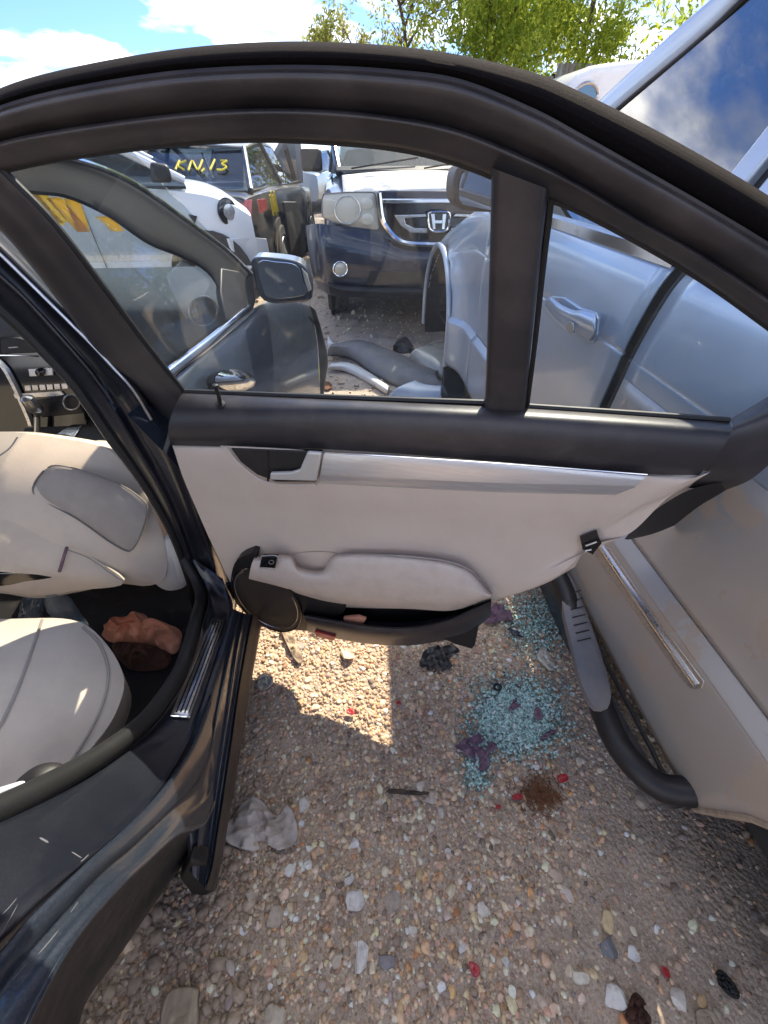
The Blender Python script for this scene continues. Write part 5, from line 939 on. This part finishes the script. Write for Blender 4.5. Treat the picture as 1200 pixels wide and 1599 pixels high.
# red tail lamp glimpsed beside the blue car
# ================================================================ DEBRIS
def ground_piece(name, label, cat, pix_pts, h, thick, mat, bend=0.0, group=None, smooth_n=40, seed=0, tiltx=0):
    """flat litter lying on the ground: outline on the ground, crumpled, real thickness"""
    rr = np.random.default_rng(seed); P = np.array([on(PZ(0), p) for p in smooth_path(pix_pts, smooth_n, closed=True)]); c = P.mean(0)
    bm = bmesh.new(); rings = 14; vs = []
    for i in range(rings):
        k = 1-i/rings; vs.append([bm.verts.new((*(c+(p-c)*k)[:2], 0)) for p in P])
    cv = bm.verts.new((c[0], c[1], 0)); n = len(P)
    for i in range(rings-1):
        for j in range(n): bm.faces.new((vs[i][j], vs[i][(j+1) % n], vs[i+1][(j+1) % n], vs[i+1][j]))
    for j in range(n): bm.faces.new((vs[-1][j], vs[-1][(j+1) % n], cv))
    s = 1/max(np.ptp(P[:, 0]), np.ptp(P[:, 1]), 1e-3)
    for v in bm.verts:
        q = Vector((v.co.x*s*5+seed*3.1, v.co.y*s*5, seed)); z = (1-abs(mnoise.noise(q*.8)))**2*.9-.5+mnoise.noise(q*1.9)*.35+(1-abs(mnoise.noise(q*2.6)))**3*.25-.1
        v.co.z = float(gh(v.co.x, v.co.y))+h+max(-h*.6, bend*z)+tiltx*(v.co.x-c[0])
    me = bpy.data.meshes.new(name); bm.to_mesh(me); bm.free(); me.materials.append(MATS[mat]); me.polygons.foreach_set('use_smooth', [True]*len(me.polygons))
    o = bpy.data.objects.new(name, me); COL.objects.link(o); md = o.modifiers.new('solid', 'SOLIDIFY'); md.thickness = thick; md.offset = 0
    return tag(o, label, cat, group)
gp = ground_piece
gp('rag', 'crumpled pale grey rag beside the sedan sill', 'rag', [(352, 1310), (372, 1268), (392, 1247), (410, 1252), (432, 1276), (452, 1262), (466, 1290), (462, 1318), (440, 1330), (415, 1318), (395, 1330)], .014, .003, 'rag_grey', .055, seed=3, smooth_n=60)
gp('cloth_scrap', 'torn purple cloth scrap below the big teal glass pile', 'cloth', [(708, 1172), (728, 1158), (748, 1150), (758, 1160), (776, 1172), (762, 1180), (762, 1200), (748, 1208), (738, 1190), (722, 1180)], .017, .0025, 'purple_cloth', .03, seed=5)
gp('cloth_scrap', 'faded purple cloth scrap by the door end beside the small glass scatter', 'cloth', [(752, 970), (762, 955), (778, 948), (792, 958), (800, 975), (785, 972), (768, 978)], .017, .0025, 'purple_cloth', .03, seed=6)
gp('cloth_scrap', 'small dark purple scrap lying on the teal glass pile', 'cloth', [(792, 1112), (800, 1098), (806, 1092), (804, 1100), (812, 1104), (800, 1112)], .017, .002, 'purple_cloth', .012, seed=7, smooth_n=24)
gp('cloth_scrap', 'dark purple tag with pale spot on the glass pile', 'cloth', [(832, 1112), (840, 1108), (846, 1122), (840, 1128), (833, 1124)], .017, .002, 'purple_cloth', .010, seed=8, smooth_n=24)
gp('cloth_scrap', 'thin dark purple sliver at the right edge of the glass pile', 'cloth', [(842, 1156), (856, 1144), (870, 1142), (858, 1150), (848, 1158)], .017, .002, 'purple_cloth', .010, seed=9, smooth_n=24)
gp('black_scrap', 'black sheet scrap lying under the torn door flap', 'plastic scrap', [(655, 1038), (668, 1018), (700, 1012), (718, 1022), (695, 1028), (706, 1046), (680, 1048), (662, 1046)], .017, .003, 'black_foil', .03, seed=10)
gp('black_scrap', 'black rubber scrap at the lower right of the gravel', 'plastic scrap', [(1110, 1518), (1125, 1520), (1146, 1552), (1140, 1556), (1122, 1546)], .017, .006, 'rubber_black', .012, seed=11, smooth_n=30)
gp('twig', 'short dark flat stick on the gravel below the sunlit patch', 'stick', [(606, 1234), (640, 1236), (668, 1238), (668, 1242), (640, 1242), (608, 1240)], .006, .004, 'bark', .004, seed=12, smooth_n=24)
gp('bark_piece', 'dark red-brown bark piece at the bottom right', 'bark', [(980, 1560), (992, 1552), (1002, 1575), (1008, 1600), (988, 1605), (974, 1585)], .017, .008, 'rag_brown', .02, seed=13, smooth_n=30)
gp('wood_scrap', 'yellowish flat wood scrap at the bottom right edge', 'wood', [(1080, 1575), (1104, 1578), (1112, 1602), (1088, 1606)], .017, .008, 'yellow_paint' if False else 'wood_old', .004, seed=14, smooth_n=24)
gp('wood_scrap', 'weathered board end half buried under the wheel arch', 'wood', [(268, 1552), (305, 1540), (312, 1556), (300, 1630), (252, 1640)], .017, .02, 'wood_old', .004, seed=15, smooth_n=40)
for i, (pts, lab) in enumerate([([(868, 1214), (880, 1210), (886, 1218), (874, 1224)], 'red plastic shard beside the brown leaf litter'), ([(798, 1244), (812, 1242), (814, 1249), (800, 1251)], 'red plastic shard left of the brown leaf litter'), ([(542, 1112), (551, 1110), (555, 1118), (545, 1118)], 'red plastic shard in the sunlit patch'), ([(1028, 1508), (1038, 1512), (1042, 1524), (1034, 1524)], 'red plastic shard at the lower right'), ([(732, 1500), (748, 1510), (744, 1526), (734, 1518)], 'dull red shard in the lower middle of the gravel'), ([(620, 1098), (625, 1097), (626, 1102), (620, 1102)], 'tiny red shard right of the sunlit patch'), ([(772, 1262), (778, 1259), (780, 1264), (774, 1266)], 'tiny red shard below the glass trail')]):
    gp('plastic_shard', lab, 'plastic shard', pts, .0165, .003, 'red_plastic', .003, 'red plastic shards', 16, 20+i)
gp('paper_scrap', 'blue-violet paper scrap beside the small glass scatter', 'paper', [(792, 984), (806, 986), (818, 996), (806, 996)], .012, .002, 'paint_navy', .01, seed=33, smooth_n=20)
gp('glass_sheet', 'bent teal piece of laminated glass by the vehicle step', 'broken glass', [(838, 1028), (848, 1012), (858, 1025), (866, 1045), (856, 1048)], .012, .003, 'lens', .01, seed=34, smooth_n=24)
gp('plastic_bag_scrap', 'greenish crumpled plastic scrap at the edge of the sill', 'plastic scrap', [(402, 1072), (412, 1058), (428, 1062), (426, 1076), (410, 1082)], .016, .003, 'lens', .02, seed=35, smooth_n=30)
gp('cardboard_scrap', 'pale torn strip lying in the sunlit gravel by the speaker', 'paper', [(440, 985), (452, 982), (466, 1010), (474, 1032), (466, 1038), (452, 1015)], .014, .003, 'wood_old', .02, seed=36, smooth_n=30)
# black washer
P = on(PZ(.012), (777, 1073)); MB_ = MB(); MB_.tube([P+np.array([.011*math.cos(a), .011*math.sin(a), 0]) for a in np.linspace(0, 2*math.pi, 25)], .0045, 8)
tag(MB_.build('rubber_ring', 'rubber_black'), 'small black rubber ring at the top edge of the teal glass pile', 'ring')
# rusty leaf litter
rr = np.random.default_rng(5); V = []; Fs = []; mbl = MB()
for i in range(420):
    c = on(PZ(.012), (rr.normal(843, 17), rr.normal(1238, 14))); a = rr.uniform(0, 3.14); l = rr.uniform(.004, .013); d = np.array([math.cos(a), math.sin(a), rr.normal(0, .2)]); w = np.array([-math.sin(a), math.cos(a), 0])*.0014
    mbl.slab([c-d*l-w*.3, c+w, c+d*l, c-w], (0, 0, .0012))
kind(tag(mbl.build('leaf_litter', 'rust_leaf', smooth=False), 'rust-brown clump of dry leaf bits on the gravel', 'leaf litter'), 'stuff')
# orange and brown rags, bottles on the sedan floor
FZ = PZ(.18)
def heap(name, label, pts, h, mat, seed, amp=.03, n=60, z=.18, cat='rag'):
    rr = np.random.default_rng(seed); P = np.array([on(PZ(z), p) for p in smooth_path(pts, 110, closed=True)]); mb = MB(); mb.dome(P, (0, 0, 1), h, 26, .01, .5)
    V = np.array(mb.v); s = 9
    for i, v in enumerate(V):
        q = Vector((v[0]*14+seed, v[1]*14, v[2]*10)); k = max(0, (v[2]-z)/h); d = amp*((1-abs(mnoise.noise(q)))**3*1.7-.6+(1-abs(mnoise.noise(q*2.2)))**3*.8)*(.35+k); V[i] = v+np.array([d*.4, -d*.4, d])
    mb.v = [tuple(p) for p in V]; o = mb.build(name, mat, smooth=True, ang=60); return tag(o, label, cat)
heap('rag', 'crumpled orange-brown rag on the sedan floor, left fold', [(160, 992), (178, 972), (200, 965), (222, 958), (232, 968), (228, 990), (210, 1004), (182, 1004)], .05, 'rag_orange', 2)
heap('rag', 'folded orange rag on the sedan floor next to the sill', [(212, 985), (220, 968), (240, 966), (260, 974), (282, 985), (280, 1008), (268, 1020), (240, 1010), (216, 1002)], .055, 'rag_orange', 4, .02)
heap('rag', 'dark brown rag under the orange rags on the floor', [(176, 1006), (210, 1004), (250, 1012), (268, 1024), (255, 1042), (215, 1046), (192, 1036)], .03, 'rag_brown', 6, .025)
def bottle(label, p, axis, L_, r, z):
    c = on(PZ(z), p); b = thing('water_bottle', label, 'bottle', tuple(c)); a = np.array(axis, float); a /= np.linalg.norm(a)
    o = MB().lathe([(r*.6, 0), (r, .008), (r, .03), (r*.93, .036), (r, .042), (r*.93, .05), (r, .056), (r, L_*.68), (r*.85, L_*.78), (r*.45, L_*.92), (r*.42, L_)], c, a, 24).build('bottle_body', 'bottle_plastic', b)
    MB().lathe([(r*.48, L_), (r*.48, L_+.016), (r*.40, L_+.018)], c, a, 20).build('bottle_cap', 'white_plastic', b)
bottle('clear plastic bottle standing behind the rear seat cushion', (122, 985), (.05, .1, 1), .20, .033, .19)
bottle('crushed clear bottle at the far left behind the seat', (45, 975), (.3, .4, .6), .17, .032, .19)
# wrapper in the door pocket
pw = pslab('wrapper', D, [(536, 966), (560, 964), (572, 968), (566, 977), (538, 974)], .07, .012, 'rag_orange', None, bevel=.003); tag(pw, 'crumpled orange and white wrapper in the map pocket of the open door', 'wrapper')
# ---- torn car parts lying in the lane
def wreck_piece(name, label, rows, mat, thick=.012, cat='car part', n=30, m=14):
    out = [[on(PZ(z), p) for p in smooth_path(pts, n)] for z, pts in rows]
    return tag(MB().grid(densify(out, m)).build(name, mat, None, solid=thick), label, cat)
wreck_piece('bumper_strip', 'long white bumper strip lying on the lane beside the sedan', [(.01, [(512, 578), (540, 580), (575, 598), (604, 616)]), (.05, [(514, 572), (542, 573), (578, 592), (606, 610)]), (.05, [(517, 568), (545, 569), (582, 588), (608, 606)]), (.02, [(520, 567), (548, 567), (585, 586), (609, 604)])], 'white_plastic')
wreck_piece('bumper_cover', 'dark grey torn bumper cover lying across the lane', [(.02, [(512, 556), (548, 560), (590, 588), (650, 614), (700, 622)]), (.09, [(513, 546), (550, 550), (592, 572), (648, 596), (695, 606)]), (.13, [(518, 540), (556, 538), (600, 556), (640, 574), (682, 588)]), (.07, [(522, 537), (560, 533), (604, 548), (645, 566), (684, 580)]), (.02, [(526, 536), (564, 531), (606, 545), (648, 562), (686, 577)])], 'grey_plastic')
wreck_piece('bumper_fragment', 'white broken corner of a bumper by the sedan front door', [(.02, [(513, 552), (518, 548), (527, 540)]), (.10, [(513, 536), (517, 538), (524, 536)]), (.12, [(513, 524), (516, 530), (521, 536)])], 'white_plastic')
wreck_piece('headlamp_shell', 'pale yellowed headlamp shell leaning by the silver vehicle', [(.02, [(640, 566), (660, 578), (690, 590), (722, 590)]), (.12, [(642, 552), (664, 556), (690, 560), (720, 556)]), (.15, [(652, 542), (672, 538), (696, 534), (720, 532)]), (.05, [(660, 538), (680, 532), (700, 528), (722, 527)])], 'lens', .02)
wreck_piece('panel_scrap', 'pale blue painted panel scrap under the window edge', [(.02, [(606, 620), (640, 622), (690, 626)]), (.07, [(622, 606), (650, 606), (690, 612)]), (.09, [(660, 592), (672, 592), (690, 604)])], 'paint_silver')
wreck_piece('trim_scrap', 'black crumpled trim piece on the lane before the blue car', [(.01, [(614, 548), (630, 552), (648, 552)]), (.08, [(616, 538), (632, 534), (646, 546)]), (.05, [(622, 530), (634, 526), (646, 540)])], 'plastic_black', .02)
wreck_piece('splash_guard', 'black splash guard standing against the silver vehicle wheel arch', [(.02, [(690, 622), (706, 620), (724, 618)]), (.16, [(692, 580), (706, 568), (722, 560)]), (.24, [(698, 560), (710, 548), (722, 540)])], 'rubber_black', .02)
wreck_piece('white_fragment', 'white fragment on the lane behind the sedan mirror', [(.02, [(415, 402), (432, 404)]), (.12, [(417, 394), (436, 392)]), (.14, [(420, 390), (436, 386)])], 'white_plastic', .03)
gp('yellow_scrap', 'small yellow plastic scrap at the foot of the sedan front door', 'plastic scrap', [(494, 580), (502, 582), (502, 602), (495, 606)], .03, .01, 'yellow_paint', .03, seed=41, smooth_n=20)
gp('dry_leaf', 'dry brown leaf below the sedan front door edge', 'leaf', [(500, 604), (512, 600), (520, 606), (510, 612)], .02, .004, 'rust_leaf', .02, seed=42, smooth_n=20)
# ================================================================ TREES, FENCE, VAN
def leaves(name, centres, rad, n, size, seed, parent, c1, c2):
    r = np.random.default_rng(seed); k = r.integers(0, len(centres), n); C = np.array(centres)[k]; Rr = np.array(rad)[k]
    d = r.normal(size=(n, 3)); d /= np.linalg.norm(d, axis=1)[:, None]; P = C+d*(Rr*r.uniform(.25, 1, n)**.6)[:, None]*np.array([1, 1, .8])
    M3 = rotm(n, r); s = size*r.uniform(.6, 1.3, n); base = np.array([[-.35, 0, 0], [0, -1, 0.1], [.35, 0, 0], [0, 1, .1]])
    V = np.einsum('nij,kj->nki', M3, base)*s[:, None, None]+P[:, None, :]
    me = bpy.data.meshes.new(name); me.vertices.add(n*4); me.vertices.foreach_set('co', V.reshape(-1).astype(np.float32)); me.loops.add(n*4); me.loops.foreach_set('vertex_index', np.arange(n*4, dtype=np.int32)); me.polygons.add(n)
    me.polygons.foreach_set('loop_start', (np.arange(n)*4).astype(np.int32)); me.polygons.foreach_set('loop_total', np.full(n, 4, np.int32)); me.update(calc_edges=True)
    t = r.random((n, 1)); c = np.array(c1)*(1-t)+np.array(c2)*t; a = me.color_attributes.new('Col', 'FLOAT_COLOR', 'POINT'); cc = np.ones((n*4, 4), np.float32); cc[:, :3] = np.repeat(c, 4, 0); a.data.foreach_set('color', cc.reshape(-1))
    me.materials.append(MATS['leaf']); o = bpy.data.objects.new(name, me); COL.objects.link(o); o.parent = parent; o.matrix_parent_inverse = Matrix.Translation(-Vector(parent.location)); return o
def tree(label, base, h, spread, seed, nleaf, c1=(.16, .25, .04), c2=(.44, .51, .08), size=.07, low=.35, group=None):
    r = np.random.default_rng(seed); t = thing('tree', label, 'tree', (*base, 0), group); mb = MB(); b = np.array([*base, 0.]); cs = []; rs = []
    trunk = [b, b+[r.normal(0, .1), 0, h*.3], b+[r.normal(0, .25), r.normal(0, .2), h*.65], b+[r.normal(0, .4), 0, h*.92]]; tp = smooth_path(trunk, 16); mb.tube(tp, np.linspace(.10, .02, 16)*h/6, 8)
    for i in range(16):
        q = low+(.97-low)*i/15; st = tp[int(q*15)]; a = r.uniform(0, 6.28); l = spread*(1-.5*abs(q-.55))*r.uniform(.55, 1.0); e = st+np.array([math.cos(a)*l, math.sin(a)*l, l*r.uniform(.1, .7)])
        mid = (st+e)/2+np.array([0, 0, l*.12]); bp = smooth_path([st, mid, e], 10); mb.tube(bp, np.linspace(.035, .008, 10)*h/6, 6)
        for k in range(4):
            p = bp[3+2*k if 3+2*k < 10 else 9]; p = p+r.normal(0, .22*spread/2, 3); cs.append(p); rs.append(r.uniform(.35, .85)*spread/2.4)
            mb.tube([bp[min(9, 2+2*k)], (bp[min(9, 2+2*k)]+p)/2+r.normal(0, .05, 3), p], [.014*h/6, .009*h/6, .005*h/6], 5)
    mb.build('trunk', 'bark', t); leaves('crown', cs, rs, nleaf, size, seed+1, t, c1, c2); return t
tree('large yellow-green tree with dark trunk above the right of the door frame', (3.8, 14.6), 7.2, 2.9, 21, 34000, low=.22)
tree('bright green tree at the right beside the silver vehicle roof', (6.9, 15.6), 7.6, 2.6, 22, 20000, low=.2)
tree('sparse tree at the left end of the tree row', (1.9, 16.5), 6.0, 2.0, 23, 5200, (.18, .22, .05), (.34, .34, .09), low=.3)
tree('small far tree peeking over the door frame in the middle', (-.2, 21.0), 5.2, 1.3, 24, 5000, (.16, .20, .05), (.3, .32, .09), low=.4)
tree('tall thin tree behind the tree row', (1.3, 23.0), 5.3, 1.0, 25, 1500, (.18, .2, .06), (.3, .3, .1), low=.5)
tree('broad tree filling the gap behind the large tree', (5.7, 19.0), 7.5, 3.0, 26, 20000, low=.2)
for i, (b_, sd_) in enumerate([((10.2, 13.2), 41), ((12.5, 11.0), 43), ((13.0, 14.5), 45)]): tree(['leafy tree behind the silver vehicle, nearest the fence end', 'leafy tree beyond the right edge of the yard', 'rear leafy tree at the right of the yard'][i], b_, 7.0, 2.8, sd_, 9000, size=.10, low=.15)  # row carried on out of view, added to darken the front glass reflection
# corrugated fence with separate sheets
fence = thing('corrugated_fence', 'rusty grey corrugated sheet fence under the trees at the right', 'fence', (6.0, 13.8, 0))
for i in range(16):
    x0 = 1.8+i*.9; hh = 2.75+.25*math.sin(i*2.1); xs_ = np.linspace(x0, x0+.89, 29); off = .03*(i % 2)
    MB().grid([[(x, 13.8+off+.03*math.sin((x-x0)*44), z) for x in xs_] for z in (0.02, hh)]).build('fence_sheet', 'fence_metal', fence, solid=.004, ang=80)
for i in range(9): MB().box((1.8+i*1.8, 13.92, 1.4), (.08, .08, 2.8)).build('post', 'bark', fence)
# pale van parked behind the silver vehicle
van = thing('van', 'cream van roof with rounded side window beyond the door frame', 'van', (3.9, 8.0, 0))
VP = PY(7.4)
vt = [(872, 240), (885, 160), (892, 135), (905, 115), (925, 102), (950, 98), (1000, 92), (1080, 88), (1080, 400), (872, 400)]
pslab('body', VP, vt, 0, 1.6, 'paint_white', van, bevel=.10, seg=4)
pslab('window', VP, [(896, 150), (902, 138), (914, 130), (926, 130), (933, 138), (934, 150), (924, 160), (905, 165)], .006, .02, 'truck_glass', van, smooth_n=30, bevel=.005)
ptube('window_seal', VP, [(896, 150), (902, 138), (914, 130), (926, 130), (933, 138), (934, 150), (924, 160), (905, 165), (896, 150)], .01, .02, 'satin_metal', van, n=50)
for x in (3.2, 5.2): MB().lathe([(.12, -.12), (.24, -.12), (.33, -.08), (.33, .08), (.24, .12), (.1, .1)], (x, 7.5, .33), (0, 1, 0), 24).build('tyre', 'tyre', van)
